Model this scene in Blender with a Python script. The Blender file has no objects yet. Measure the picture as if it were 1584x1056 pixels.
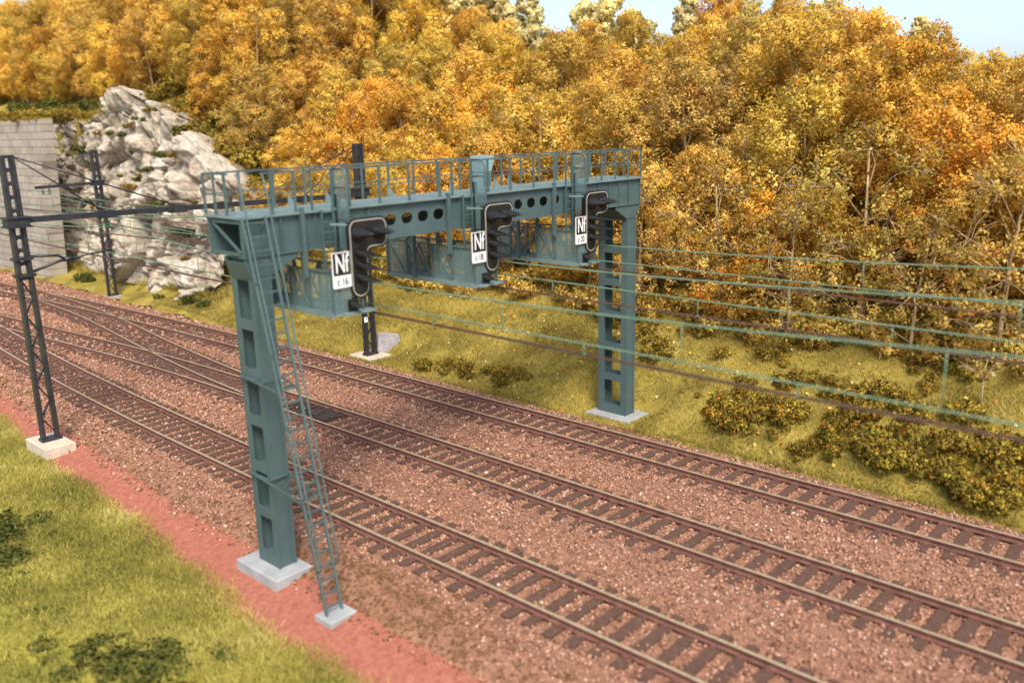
import bpy, math, random
import numpy as np
from mathutils import Vector, Matrix, noise
random.seed(7); rng = np.random.default_rng(11)
S = bpy.context.scene; COL = S.collection
PI = math.pi

# ------------------------------------------------------------------ materials
def mat(name):
    m = bpy.data.materials.new(name); m.use_nodes = True
    nt = m.node_tree; b = nt.nodes['Principled BSDF']
    return m, nt, b
def N(nt, typ, **kw):
    n = nt.nodes.new(typ)
    for k, v in kw.items():
        if k in n.inputs.keys(): n.inputs[k].default_value = v
        else: setattr(n, k, v)
    return n
def ramp(nt, fac, stops, interp='LINEAR'):
    r = nt.nodes.new('ShaderNodeValToRGB'); r.color_ramp.interpolation = interp
    e = r.color_ramp.elements
    while len(e) < len(stops): e.new(0.5)
    for i, (p, c) in enumerate(stops):
        e[i].position = p; e[i].color = (*c, 1)
    nt.links.new(fac, r.inputs[0]); return r.outputs[0]
def noise_tex(nt, scale, detail=4, rough=.55, coord='Object', stretch=None):
    tc = nt.nodes.new('ShaderNodeTexCoord'); t = nt.nodes.new('ShaderNodeTexNoise')
    t.inputs['Scale'].default_value = scale; t.inputs['Detail'].default_value = detail; t.inputs['Roughness'].default_value = rough
    src = tc.outputs[coord]
    if stretch:
        mp = nt.nodes.new('ShaderNodeMapping'); mp.inputs['Scale'].default_value = stretch
        nt.links.new(src, mp.inputs[0]); src = mp.outputs[0]
    nt.links.new(src, t.inputs['Vector']); return t.outputs['Fac']
def bump(nt, b, h, strength=.4, dist=.02):
    bm = nt.nodes.new('ShaderNodeBump'); bm.inputs['Strength'].default_value = strength; bm.inputs['Distance'].default_value = dist
    nt.links.new(h, bm.inputs['Height']); nt.links.new(bm.outputs[0], b.inputs['Normal'])
def simple(name, c1, c2, scale=3., rough=.6, metal=0., bstr=.15, bd=.01, detail=5, stretch=None, lo=.35, hi=.65):
    m, nt, b = mat(name)
    f = noise_tex(nt, scale, detail, .6, stretch=stretch)
    nt.links.new(ramp(nt, f, [(lo, c1), (hi, c2)]), b.inputs['Base Color'])
    b.inputs['Roughness'].default_value = rough; b.inputs['Metallic'].default_value = metal
    if bstr: bump(nt, b, noise_tex(nt, scale*6, 4), bstr, bd)
    return m
def mixcol(nt, fac, a, b_):
    m = nt.nodes.new('ShaderNodeMix'); m.data_type = 'RGBA'
    if isinstance(fac, float): m.inputs[0].default_value = fac
    else: nt.links.new(fac, m.inputs[0])
    for s, i in ((a, 6), (b_, 7)):
        if isinstance(s, tuple): m.inputs[i].default_value = (*s, 1)
        else: nt.links.new(s, m.inputs[i])
    return m.outputs[2]
def tint_mat(name, stops, rough=.8, transl=0., objvar=None, spec=.2):
    """colour from the per-piece 'tint' attribute (hue of each leaf, blade or stone)"""
    m, nt, b = mat(name)
    at = nt.nodes.new('ShaderNodeAttribute'); at.attribute_name = 'tint'
    c = ramp(nt, at.outputs['Fac'], stops)
    if objvar:
        oi = nt.nodes.new('ShaderNodeObjectInfo'); h = nt.nodes.new('ShaderNodeHueSaturation')
        mr = N(nt, 'ShaderNodeMapRange'); mr.inputs[3].default_value = .5-objvar*.35; mr.inputs[4].default_value = .5+objvar*.45
        nt.links.new(oi.outputs['Random'], mr.inputs[0]); nt.links.new(mr.outputs[0], h.inputs['Hue'])
        mr2 = N(nt, 'ShaderNodeMapRange'); mr2.inputs[3].default_value = .82; mr2.inputs[4].default_value = 1.2
        ml = nt.nodes.new('ShaderNodeMath'); ml.operation = 'FRACT'; mm = nt.nodes.new('ShaderNodeMath'); mm.operation = 'MULTIPLY'; mm.inputs[1].default_value = 7.3
        nt.links.new(oi.outputs['Random'], mm.inputs[0]); nt.links.new(mm.outputs[0], ml.inputs[0]); nt.links.new(ml.outputs[0], mr2.inputs[0])
        nt.links.new(mr2.outputs[0], h.inputs['Value']); nt.links.new(c, h.inputs['Color']); c = h.outputs[0]
    nt.links.new(c, b.inputs['Base Color']); b.inputs['Roughness'].default_value = rough
    b.inputs['Specular IOR Level'].default_value = spec
    if transl:
        t = nt.nodes.new('ShaderNodeBsdfTranslucent'); nt.links.new(c, t.inputs['Color'])
        mx = nt.nodes.new('ShaderNodeMixShader'); mx.inputs[0].default_value = transl
        nt.links.new(b.outputs[0], mx.inputs[1]); nt.links.new(t.outputs[0], mx.inputs[2])
        nt.links.new(mx.outputs[0], nt.nodes['Material Output'].inputs[0])
    return m

M = {}
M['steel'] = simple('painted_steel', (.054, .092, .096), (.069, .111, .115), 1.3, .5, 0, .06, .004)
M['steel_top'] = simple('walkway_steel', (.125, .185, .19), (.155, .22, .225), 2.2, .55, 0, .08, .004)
M['black'] = simple('black_enamel', (.008, .008, .009), (.014, .014, .015), 4, .38, 0, 0)
M['mast'] = simple('dark_mast_paint', (.016, .017, .021), (.03, .031, .036), 3, .45, 0, .08, .004)
M['white'] = simple('white_enamel', (.74, .74, .76), (.82, .82, .82), 5, .4, 0, 0)
M['border'] = simple('border_white', (.30, .29, .26), (.37, .36, .32), 5, .5, 0, 0)
M['concrete'] = simple('grey_concrete', (.25, .265, .275), (.33, .35, .36), 1.6, .8, 0, .12, .004)
M['concrete_tan'] = simple('tan_concrete', (.42, .36, .28), (.56, .49, .39), 5, .85, 0, .3, .01)
M['stone_block'] = simple('lilac_stone', (.24, .22, .24), (.36, .33, .36), 4, .85, 0, .4, .02)
M['rail_side'] = simple('rusty_rail', (.12, .055, .043), (.19, .092, .07), 5, .6, .1, .2, .006)
M['rail_top'] = simple('worn_rail_head', (.31, .235, .15), (.42, .335, .22), 6, .42, .2, .05, .002)
M['wood'] = simple('sleeper_timber', (.068, .038, .028), (.13, .076, .057), 7, .8, 0, .5, .012, 6, (6, 1, 6))
for k in ('wood', 'rail_side'): M[k].node_tree.nodes['Principled BSDF'].inputs['Specular IOR Level'].default_value = .15
M['glass_green'] = simple('green_insulator', (.01, .07, .035), (.02, .12, .06), 5, .2, 0, 0)
M['verdigris'] = simple('verdigris_wire', (.11, .185, .115), (.145, .235, .155), 2, .5, 0, 0)
M['brown_wire'] = simple('brown_wire', (.07, .035, .025), (.11, .06, .04), 2, .5, .2, 0)
M['bark'] = simple('pale_bark', (.24, .165, .085), (.46, .34, .19), 6, .9, 0, .3, .01)
M['motor'] = simple('point_motor_paint', (.02, .014, .013), (.05, .035, .03), 5, .6, 0, .2, .006)
M['cabinet'] = simple('pale_blue_cabinet', (.19, .30, .33), (.23, .35, .38), 3, .5, 0, 0)

# wire mesh: thin diagonal wires with real holes between them
def mesh_mat():
    m, nt, b = mat('wire_mesh')
    b.inputs['Base Color'].default_value = (.12, .19, .20, 1); b.inputs['Roughness'].default_value = .5
    uv = nt.nodes.new('ShaderNodeTexCoord'); sep = nt.nodes.new('ShaderNodeSeparateXYZ'); nt.links.new(uv.outputs['Object'], sep.inputs[0])
    s = nt.nodes.new('ShaderNodeMath'); s.operation = 'ADD'; nt.links.new(sep.outputs[0], s.inputs[0]); nt.links.new(sep.outputs[1], s.inputs[1])
    outs = []
    for sg in ('ADD', 'SUBTRACT'):
        a = nt.nodes.new('ShaderNodeMath'); a.operation = sg; nt.links.new(s.outputs[0], a.inputs[0]); nt.links.new(sep.outputs[2], a.inputs[1])
        w = nt.nodes.new('ShaderNodeMath'); w.operation = 'MULTIPLY'; w.inputs[1].default_value = 14.; nt.links.new(a.outputs[0], w.inputs[0])
        f = nt.nodes.new('ShaderNodeMath'); f.operation = 'FRACT'; nt.links.new(w.outputs[0], f.inputs[0])
        g = nt.nodes.new('ShaderNodeMath'); g.operation = 'LESS_THAN'; g.inputs[1].default_value = .4; nt.links.new(f.outputs[0], g.inputs[0]); outs.append(g.outputs[0])
    mx = nt.nodes.new('ShaderNodeMath'); mx.operation = 'MAXIMUM'; nt.links.new(outs[0], mx.inputs[0]); nt.links.new(outs[1], mx.inputs[1])
    nt.links.new(mx.outputs[0], b.inputs['Alpha']); return m
M['mesh'] = mesh_mat()

LEAF = {
 'golden': [(0, (0.467, 0.285, 0.048)), (.3, (0.712, 0.461, 0.081)), (.62, (0.890, 0.625, 0.133)), (.84, (0.920, 0.767, 0.248)), (.93, (0.868, 0.438, 0.057)), (1, (0.779, 0.307, 0.038))],
 'olive':  [(0, (0.368, 0.258, 0.057)), (.3, (0.579, 0.411, 0.095)), (.62, (0.757, 0.559, 0.148)), (.85, (0.913, 0.712, 0.228)), (.94, (0.801, 0.405, 0.057)), (1, (0.712, 0.263, 0.033))],
 'amber':  [(0, (0.467, 0.258, 0.038)), (.3, (0.712, 0.416, 0.067)), (.62, (0.868, 0.548, 0.095)), (.82, (0.920, 0.658, 0.152)), (.91, (0.846, 0.372, 0.043)), (1, (0.757, 0.274, 0.029))],
 'pale':   [(0, (0.735, 0.599, 0.252)), (.4, (0.892, 0.780, 0.392)), (.8, (0.920, 0.840, 0.500)), (1, (0.920, 0.746, 0.336))],
 'scrub':  [(0, (.13, .105, .025)), (.35, (.25, .19, .035)), (.65, (.44, .325, .05)), (.86, (.72, .53, .09)), (.95, (.66, .28, .035)), (1, (.55, .17, .02))],
 'green':  [(0, (.065, .085, .02)), (.5, (.13, .15, .032)), (1, (.26, .25, .055))],
}
for k, st in LEAF.items(): M[k] = tint_mat(k+'_leaves', st, .85, .45, .022 if k != 'green' else None)
M['grass_near'] = tint_mat('near_grass_blades', [(0, (.10, .105, .022)), (.4, (.28, .25, .055)), (.8, (.45, .395, .095)), (1, (.55, .48, .19))], .8, .2)
M['grass_far'] = tint_mat('far_grass_blades', [(0, (.11, .09, .022)), (.45, (.25, .20, .042)), (.8, (.38, .30, .07)), (1, (.52, .41, .14))], .8, .2)
M['ballast'] = tint_mat('ballast_stones', [(0, (.13, .068, .03)), (.16, (.22, .118, .055)), (.22, (.12, .06, .038)), (.42, (.25, .128, .083)), (.62, (.36, .19, .125)), (.82, (.45, .255, .175)), (.95, (.52, .33, .24)), (1, (.58, .48, .40))], .85)
M['leaf_litter'] = tint_mat('fallen_leaves', [(0, (.40, .10, .02)), (.4, (.5, .25, .04)), (.8, (.6, .45, .10)), (1, (.75, .70, .55))], .8)

def ground_mat(name, stops, scale, b1=.5, bd=.05):
    m, nt, b = mat(name)
    f = noise_tex(nt, scale, 8, .65)
    nt.links.new(ramp(nt, f, stops), b.inputs['Base Color']); b.inputs['Roughness'].default_value = .95
    b.inputs['Specular IOR Level'].default_value = .1
    bump(nt, b, noise_tex(nt, 9, 6, .7), b1, bd); return m
M['soil_near'] = ground_mat('near_bank_turf', [(.34, (.10, .105, .02)), (.5, (.26, .24, .045)), (.66, (.42, .37, .075))], .55)
M['soil_far'] = ground_mat('hillside_turf', [(.34, (.13, .10, .024)), (.5, (.25, .195, .042)), (.66, (.35, .27, .065))], .5)
M['bed'] = ground_mat('ballast_bed', [(.3, (.15, .077, .05)), (.5, (.24, .125, .082)), (.7, (.33, .175, .117))], 5)
M['path'] = ground_mat('coral_path', [(.3, (.24, .082, .056)), (.5, (.33, .118, .082)), (.7, (.39, .165, .12))], 6.5, .9, .04)
def rock_mat():
    m, nt, b = mat('white_rock')
    f = noise_tex(nt, .55, 9, .68); g = noise_tex(nt, 3.5, 8, .7)
    c1 = ramp(nt, f, [(.38, (.30, .235, .17)), (.46, (.50, .43, .345)), (.60, (.67, .61, .525))])
    c2 = ramp(nt, g, [(.38, (.40, .34, .27)), (.5, (1, 1, 1))])
    mx = nt.nodes.new('ShaderNodeMix'); mx.data_type = 'RGBA'; mx.blend_type = 'MULTIPLY'; mx.inputs[0].default_value = .55
    nt.links.new(c1, mx.inputs[6]); nt.links.new(c2, mx.inputs[7]); nt.links.new(mx.outputs[2], b.inputs['Base Color'])
    b.inputs['Roughness'].default_value = .9; bump(nt, b, noise_tex(nt, 2.2, 12, .78), .9, .35); return m
M['rock'] = rock_mat()
def wall_mat():
    m, nt, b = mat('retaining_wall_blocks')
    tc = nt.nodes.new('ShaderNodeTexCoord'); mp = nt.nodes.new('ShaderNodeMapping'); mp.inputs['Rotation'].default_value = (0, PI/2, PI/2)
    sp = nt.nodes.new('ShaderNodeSeparateXYZ'); cb = nt.nodes.new('ShaderNodeCombineXYZ')
    nt.links.new(tc.outputs['Object'], sp.inputs[0]); nt.links.new(sp.outputs[1], cb.inputs[0]); nt.links.new(sp.outputs[2], cb.inputs[1])
    br = nt.nodes.new('ShaderNodeTexBrick'); nt.links.new(cb.outputs[0], br.inputs['Vector'])
    for k, v in (('Scale', 1.), ('Mortar Size', .035), ('Brick Width', 1.3), ('Row Height', .55), ('Bias', 0.)): br.inputs[k].default_value = v
    br.inputs['Color1'].default_value = (.33, .29, .245, 1); br.inputs['Color2'].default_value = (.40, .36, .31, 1); br.inputs['Mortar'].default_value = (.19, .16, .135, 1)
    f = noise_tex(nt, .7, 7, .65); c = ramp(nt, f, [(.32, (.62, .60, .56)), (.6, (1, 1, 1))])
    mx = nt.nodes.new('ShaderNodeMix'); mx.data_type = 'RGBA'; mx.blend_type = 'MULTIPLY'; mx.inputs[0].default_value = .7
    nt.links.new(br.outputs['Color'], mx.inputs[6]); nt.links.new(c, mx.inputs[7]); nt.links.new(mx.outputs[2], b.inputs['Base Color'])
    b.inputs['Roughness'].default_value = .9; bump(nt, b, br.outputs['Fac'], -.5, .03); return m
M['wall'] = wall_mat()

# ------------------------------------------------------------------ mesh building
def tag(o, label=None, cat=None, group=None, kind=None):
    if label: o['label'] = label
    if cat: o['category'] = cat
    if group: o['group'] = group
    if kind: o['kind'] = kind
    return o
def empty(name, loc, label, cat, group=None):
    o = bpy.data.objects.new(name, None); COL.objects.link(o); o.location = loc; o.empty_display_size = .3
    return tag(o, label, cat, group)
def link(name, me, parent=None):
    o = bpy.data.objects.new(name, me); COL.objects.link(o)
    if parent is not None:
        o.parent = parent; o.location = -Vector(parent.location) if parent.type == 'EMPTY' and not parent.get('local') else (0, 0, 0)
    return o
def np_mesh(name, verts, faces, mats, tint=None, smooth=False, mi=None):
    """verts (n,3), faces (m,k) arrays -> mesh"""
    me = bpy.data.meshes.new(name); n = len(verts); mF, k = faces.shape
    me.vertices.add(n); me.vertices.foreach_set('co', np.asarray(verts, np.float32).ravel())
    me.loops.add(mF*k); me.loops.foreach_set('vertex_index', faces.astype(np.int32).ravel())
    me.polygons.add(mF); me.polygons.foreach_set('loop_start', np.arange(0, mF*k, k, dtype=np.int32))
    me.polygons.foreach_set('loop_total', np.full(mF, k, np.int32))
    if smooth: me.polygons.foreach_set('use_smooth', np.ones(mF, bool))
    for m in mats: me.materials.append(m)
    if mi is not None: me.polygons.foreach_set('material_index', np.asarray(mi, np.int32))
    if tint is not None:
        a = me.attributes.new('tint', 'FLOAT', 'POINT'); a.data.foreach_set('value', np.asarray(tint, np.float32))
    me.update(calc_edges=True); return me

class MB:
    def __init__(s): s.v = []; s.f = []; s.m = []; s.sm = []; s.mi = 0; s.smooth = False
    def add(s, vs, fs):
        b = len(s.v); s.v += [tuple(v) for v in vs]
        for f in fs: s.f.append(tuple(b+i for i in f)); s.m.append(s.mi); s.sm.append(s.smooth)
    def box(s, x0, x1, y0, y1, z0, z1):
        v = [(x, y, z) for z in (z0, z1) for y in (y0, y1) for x in (x0, x1)]
        s.add(v, [(0, 2, 3, 1), (4, 5, 7, 6), (0, 1, 5, 4), (2, 6, 7, 3), (0, 4, 6, 2), (1, 3, 7, 5)])
    def bar(s, a, b, w, h=None, up=(0, 0, 1)):
        h = h or w; a = Vector(a); b = Vector(b); d = (b-a).normalized(); up = Vector(up)
        if abs(d.dot(up)) > .98: up = Vector((0, 1, 0))
        r = d.cross(up).normalized(); u = r.cross(d)
        c = [r*(sx*w/2)+u*(sz*h/2) for sx, sz in ((-1, -1), (1, -1), (1, 1), (-1, 1))]
        s.add([a+q for q in c]+[b+q for q in c], [(0, 1, 5, 4), (1, 2, 6, 5), (2, 3, 7, 6), (3, 0, 4, 7), (3, 2, 1, 0), (4, 5, 6, 7)])
    def tube(s, pts, r, n=6, r1=None, cap=True):
        pts = [Vector(p) for p in pts]; L = len(pts); vs = []; last = None
        for i, p in enumerate(pts):
            d = (pts[min(i+1, L-1)]-pts[max(i-1, 0)]).normalized()
            if last is None:
                up = Vector((0, 0, 1)) if abs(d.z) < .95 else Vector((0, 1, 0)); x = d.cross(up).normalized()
            else: x = (last-d*last.dot(d)).normalized()
            last = x; y = d.cross(x); rr = r if r1 is None else r+(r1-r)*i/(L-1)
            vs += [p+x*(rr*math.cos(2*PI*k/n))+y*(rr*math.sin(2*PI*k/n)) for k in range(n)]
        fs = [(i*n+k, i*n+(k+1) % n, (i+1)*n+(k+1) % n, (i+1)*n+k) for i in range(L-1) for k in range(n)]
        if cap: fs += [tuple(range(n-1, -1, -1)), tuple((L-1)*n+k for k in range(n))]
        o = s.smooth; s.smooth = True; s.add(vs, fs); s.smooth = o
    def plate(s, loops, thick, M4):
        """flat plate: outer outline first, then holes; extruded by thick along local z, placed by M4"""
        cu = bpy.data.curves.new('c', 'CURVE'); cu.dimensions = '2D'; cu.fill_mode = 'BOTH'; cu.extrude = thick/2
        for lp in loops:
            sp = cu.splines.new('POLY'); sp.points.add(len(lp)-1); sp.use_cyclic_u = True
            for q, (x, y) in zip(sp.points, lp): q.co = (x, y, 0, 1)
        s.from_curve(cu, M4)
    def from_curve(s, cu, M4):
        o = bpy.data.objects.new('c', cu); COL.objects.link(o)
        dg = bpy.context.evaluated_depsgraph_get(); me = bpy.data.meshes.new_from_object(o.evaluated_get(dg))
        s.add([M4 @ v.co for v in me.vertices], [tuple(p.vertices) for p in me.polygons])
        bpy.data.objects.remove(o); bpy.data.curves.remove(cu); bpy.data.meshes.remove(me)
    def text(s, body, size, M4, thick=.006, xs=1., offset=0.):
        cu = bpy.data.curves.new('t', 'FONT'); cu.body = body; cu.size = size; cu.extrude = thick/2; cu.align_x = 'CENTER'; cu.align_y = 'CENTER'; cu.offset = offset
        s.from_curve(cu, M4 @ Matrix.Diagonal((xs, 1, 1, 1)))
    def build(s, name, mats, parent=None):
        me = bpy.data.meshes.new(name); me.from_pydata(s.v, [], s.f)
        for m in (mats if isinstance(mats, (list, tuple)) else [mats]): me.materials.append(m)
        me.polygons.foreach_set('material_index', s.m); me.polygons.foreach_set('use_smooth', s.sm); me.update()
        return link(name, me, parent)
XZ = Matrix(((1, 0, 0, 0), (0, 0, -1, 0), (0, 1, 0, 0), (0, 0, 0, 1)))     # local (x,y) -> world (x,z), front towards -y
YZ = Matrix(((0, 0, 1, 0), (1, 0, 0, 0), (0, 1, 0, 0), (0, 0, 0, 1)))      # local (x,y) -> world (y,z)
T = Matrix.Translation
def rect(x0, x1, y0, y1): return [(x0, y0), (x1, y0), (x1, y1), (x0, y1)]
def rrect(x0, x1, y0, y1, r, n=6):
    o = []
    for cx, cy, a in ((x1-r, y1-r, 0), (x0+r, y1-r, 90), (x0+r, y0+r, 180), (x1-r, y0+r, 270)):
        o += [(cx+r*math.cos(math.radians(a+90*k/n)), cy+r*math.sin(math.radians(a+90*k/n))) for k in range(n+1)]
    return o
def sm(a, b, x):
    t = np.clip((x-a)/(b-a), 0, 1); return t*t*(3-2*t)

# ------------------------------------------------------------------ camera
CAM = np.array([-13.4421, -19.0668, 10.6609]); yw, pt, ro, FPX = .7409, -.2435, -.0233, 1342.92
fw = Vector((math.cos(pt)*math.cos(yw), math.cos(pt)*math.sin(yw), math.sin(pt)))
r0 = Vector((math.sin(yw), -math.cos(yw), 0)); u0 = r0.cross(fw)
rt = r0*math.cos(ro)+u0*math.sin(ro); up = -r0*math.sin(ro)+u0*math.cos(ro)
cam = bpy.data.cameras.new('camera'); co = bpy.data.objects.new('camera', cam); COL.objects.link(co); S.camera = co
co.matrix_world = Matrix(((rt.x, up.x, -fw.x, CAM[0]), (rt.y, up.y, -fw.y, CAM[1]), (rt.z, up.z, -fw.z, CAM[2]), (0, 0, 0, 1)))
cam.sensor_width = 36; cam.lens = FPX/1584*36; cam.clip_end = 2000; cam.clip_start = .1
cam.dof.use_dof = True; cam.dof.focus_distance = 36; cam.dof.aperture_fstop = .24; cam.dof.aperture_blades = 0
def px(P):
    d = Vector(P)-Vector(CAM); z = d.dot(fw); return 792+FPX*d.dot(rt)/z, 528-FPX*d.dot(up)/z

# ------------------------------------------------------------------ terrain
def nz(x, y, s, seed=0., o=4): return noise.fractal(Vector((x*s, y*s, seed)), 1., 2., o)
HY = np.array([0, 25, 29, 32, 34, 36, 38, 43, 48, 52, 80, 130.]); HZ = np.array([0, 0, 1.2, 3.3, 5.3, 7.4, 9.2, 11.6, 12.0, 11.6, 12.0, 13])
def far_h(X, Y):
    d = X-12.2
    base = -.36+.40*np.clip(d, 0, 9)+.50*np.clip(d-9, 0, 60)+np.where(d < 0, .0, 0)
    H = np.interp(Y, HY, HZ)
    hill = H*(sm(.9, 3.6, d)*(1-sm(30, 32.5, Y))+sm(4.2, 5.6, d)*sm(30, 32.5, Y))+.33*np.clip(d-3.8, 0, 60)+.1*np.clip(d-9, 0, 60)
    w = sm(25, 31, Y)
    return base*(1-w)+np.maximum(hill, base*.6)*w-.75*np.clip(d-27.5, 0, 60)
def bed_left(Y):      # x of the foot of the near ballast shoulder
    return np.interp(Y, [-30, -8, -4, 0, 5, 12, 21, 30, 45, 70], [-2.2, -2.3, -2.3, -2.15, -2.15, -1.75, -1.35, -.7, .6, 3])
def path_left(Y):
    return np.interp(Y, [-30, -9, -5.6, -2.6, 1.8, 6.9, 12.4, 21, 30, 45, 70], [-3.2, -3.4, -3.75, -3.95, -3.55, -3.1, -3.05, -2.2, -1.4, 0, 2.5])
def wob(Y, s): return .15*math.sin(Y*1.3+s)+.09*math.sin(Y*3.1+2*s)+.06*math.sin(Y*6.7+s)+.04*math.sin(Y*13.1+3*s)

def sheet(name, xs, ys, fz, m, kind='structure'):
    """grid sheet: xs may be a function of y"""
    ny = len(ys); rows = []
    for y in ys:
        xx = xs(y) if callable(xs) else xs
        rows.append([(x, y, fz(x, y)) for x in xx])
    nx = len(rows[0]); V = np.array(rows).reshape(-1, 3)
    i = np.arange((ny-1)*nx).reshape(ny-1, nx)[:, :-1].ravel()
    F = np.stack([i, i+1, i+nx+1, i+nx], 1)
    o = link(name, np_mesh(name, V, F, [m], smooth=True)); tag(o, kind=kind); return o
YS = np.concatenate([np.arange(-40, 60, .5), np.arange(60, 131, 2.)])
def bank_z(x, y):
    d = path_left(y)-x
    return -.86-.10*min(d, 6)*.4-.012*max(d-4, 0)+.09*nz(x, y, .5, 3)*min(1, max(d, 0)+.1)+.12*nz(x, y, .16, 8)*min(1, max(d, 0)/2)
sheet('grass_bank', lambda y: [path_left(y)+wob(y, 1)+.35-t for t in (0, .2, .4, .7, 1, 1.4, 1.8, 2.3, 2.8, 3.4, 4, 4.7, 5.4, 6.2, 7, 8, 9, 10.5, 12, 14, 17, 20, 25, 32, 45, 70)], YS, bank_z, M['soil_near'])
def path_z(x, y):
    a = path_left(y)-.2; b = bed_left(y)+.5; t = (x-a)/(b-a); return -.86+.30*t+.02*nz(x, y, 1.2, 5)
sheet('path', lambda y: np.linspace(path_left(y)-.35, bed_left(y)+.55, 9), YS, path_z, M['path'])
def bed_z0(x, y):
    l = bed_left(y)
    a = np.interp(x, [l-.25, l, l+.95, l+1.3, 11.0, 11.9, 12.5], [-.85, -.66, -.28, -.25, -.25, -.42, -.6])
    if 1 < x < 11: a += .04*math.sin((x-.72)*1.38+PI)*.5+.0
    return float(a)
def bed_z(x, y): return bed_z0(x, y)+.025*nz(x, y, 1.5, 1)
sheet('track_bed', lambda y: np.concatenate([bed_left(y)+wob(y, 0)*1.2+np.array([-.12, .15, .4, .65, .95, 1.25]), np.linspace(bed_left(y)+1.9, 11, 14), [11.4, 11.8, 12.3]]), YS, bed_z, M['bed'])
def hill_z(x, y):
    d = x-12.2
    z = float(far_h(x, y))+(.16*nz(x, y, .35, 9)+.30*nz(x, y, .12, 4))*min(1, max(0, d+.6)/2)-(.0 if d > -.3 else .25)
    for cx, cy, rx, ry, zz in ((13.2, 0, 1.1, 1.3, -.52), (12.7, 14.6, .8, 1.1, -.42), (12.2, 42.6, .7, .9, -.5)):
        q = math.hypot(max(0, abs(x-cx)-rx), max(0, abs(y-cy)-ry)); t = min(1, q/1.2); z = min(z, zz*(1-t)+z*t) if q < 1.2 else z
    return z
sheet('hillside', lambda y: np.concatenate([[11.45+wob(y, 5)*1.5, 11.75+wob(y, 5)*1.4], np.arange(12.2, 24, .4), np.arange(24, 62, 2)]), YS, hill_z, M['soil_far'])

# ------------------------------------------------------------------ ballast stones
def blob_stones(P, R, tint):
    """irregular octahedra"""
    n = len(P)
    base = np.array([(1, 0, 0), (-1, 0, 0), (0, 1, 0), (0, -1, 0), (0, 0, 1), (0, 0, -1)], float)
    V = base[None]*rng.uniform(.6, 1.35, (n, 6, 1))+rng.normal(0, .22, (n, 6, 3))
    q = rng.normal(size=(n, 4)); q /= np.linalg.norm(q, axis=1)[:, None]; w, x, y, z = q.T
    RM = np.stack([1-2*(y*y+z*z), 2*(x*y-z*w), 2*(x*z+y*w), 2*(x*y+z*w), 1-2*(x*x+z*z), 2*(y*z-x*w), 2*(x*z-y*w), 2*(y*z+x*w), 1-2*(x*x+y*y)], 1).reshape(n, 3, 3)
    V = np.einsum('nij,nkj->nki', RM, V)*R[:, None, None]; V[:, :, 2] *= .85; V += P[:, None]
    f = np.array([(0, 2, 4), (2, 1, 4), (1, 3, 4), (3, 0, 4), (2, 0, 5), (1, 2, 5), (3, 1, 5), (0, 3, 5)])
    F = (f[None]+np.arange(n)[:, None, None]*6).reshape(-1, 3)
    return V.reshape(-1, 3), F, np.repeat(tint, 6)
def scatter(y0, y1, dens, xl, xr):
    n = int((y1-y0)*13.6*dens); Y = rng.uniform(y0, y1, n); X = rng.uniform(-2.6, 12.3, n)
    k = (X > xl(Y)-.05+rng.normal(0, .2, n)-(rng.random(n) < .02)*rng.exponential(.45, n)) & (X < xr(Y)+rng.normal(0, .16, n)); return X[k], Y[k]
xr_ = lambda Y: 11.75+.15*np.sin(Y*1.3+5)+.1*np.sin(Y*3.1)
Xs, Ys, Rs = [], [], []
for y0, y1, dn, r in ((-22, -2, 175, .043), (-2, 12, 150, .046), (12, 26, 90, .057), (26, 46, 40, .08), (46, 75, 22, .1)):
    a, b = scatter(y0, y1, dn, lambda Y: bed_left(Y)-.05, xr_); Xs.append(a); Ys.append(b); Rs.append(r*rng.uniform(.65, 1.35, len(a)))
X = np.concatenate(Xs); Y = np.concatenate(Ys); Rr = np.concatenate(Rs)
Z = np.array([bed_z(x, y) if x > bed_left(y)-.1 else path_z(x, y)+.02 for x, y in zip(X, Y)])+rng.normal(.005, .026, len(X))
tn = np.clip(rng.normal(.58, .20, len(X)), .2, .97)
tn = np.where(rng.random(len(X)) < .005, 1., tn)
# a patch of browner stones beside the near post and ladder, and one beside the far base
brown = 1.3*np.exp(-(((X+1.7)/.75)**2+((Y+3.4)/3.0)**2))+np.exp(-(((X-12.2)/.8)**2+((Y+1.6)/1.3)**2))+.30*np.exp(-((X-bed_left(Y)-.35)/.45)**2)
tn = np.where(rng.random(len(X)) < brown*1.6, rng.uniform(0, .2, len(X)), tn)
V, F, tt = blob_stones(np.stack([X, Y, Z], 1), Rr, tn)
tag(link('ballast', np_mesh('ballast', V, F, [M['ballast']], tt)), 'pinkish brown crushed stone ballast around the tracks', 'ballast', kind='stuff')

# ------------------------------------------------------------------ tracks
def t1(y): return .72+.00142*max(0, y-3)**2
def t3(y): return 9.83-(.00115*max(0, y-10)**2 if y < 45 else .00115*35**2+.0805*(y-45))
def crv(ys, xs):
    ys = np.array(ys, float); xs = np.array(xs, float); m = np.gradient(xs, ys)
    def f(y):
        i = int(np.clip(np.searchsorted(ys, y)-1, 0, len(ys)-2)); h = ys[i+1]-ys[i]; t = (y-ys[i])/h
        if t < 0: return xs[0]
        return (2*t**3-3*t*t+1)*xs[i]+(t**3-2*t*t+t)*h*m[i]+(-2*t**3+3*t*t)*xs[i+1]+(t**3-t*t)*h*m[i+1]
    return f
t2 = lambda y: 5.33
legA = crv([4, 9, 13, 17, 21, 25, 29, 34, 39, 44, 48], [5.33, 5.33, 5.29, 5.21, 5.05, 4.78, 4.42, 3.92, 3.5, 3.22, 3.35])
legB = crv([4, 9, 13, 17, 21, 25, 30, 36, 42, 47, 50], [5.33, 5.36, 5.5, 5.78, 6.17, 6.62, 7.28, 7.95, 8.25, 8.28, 8.15])
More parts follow.
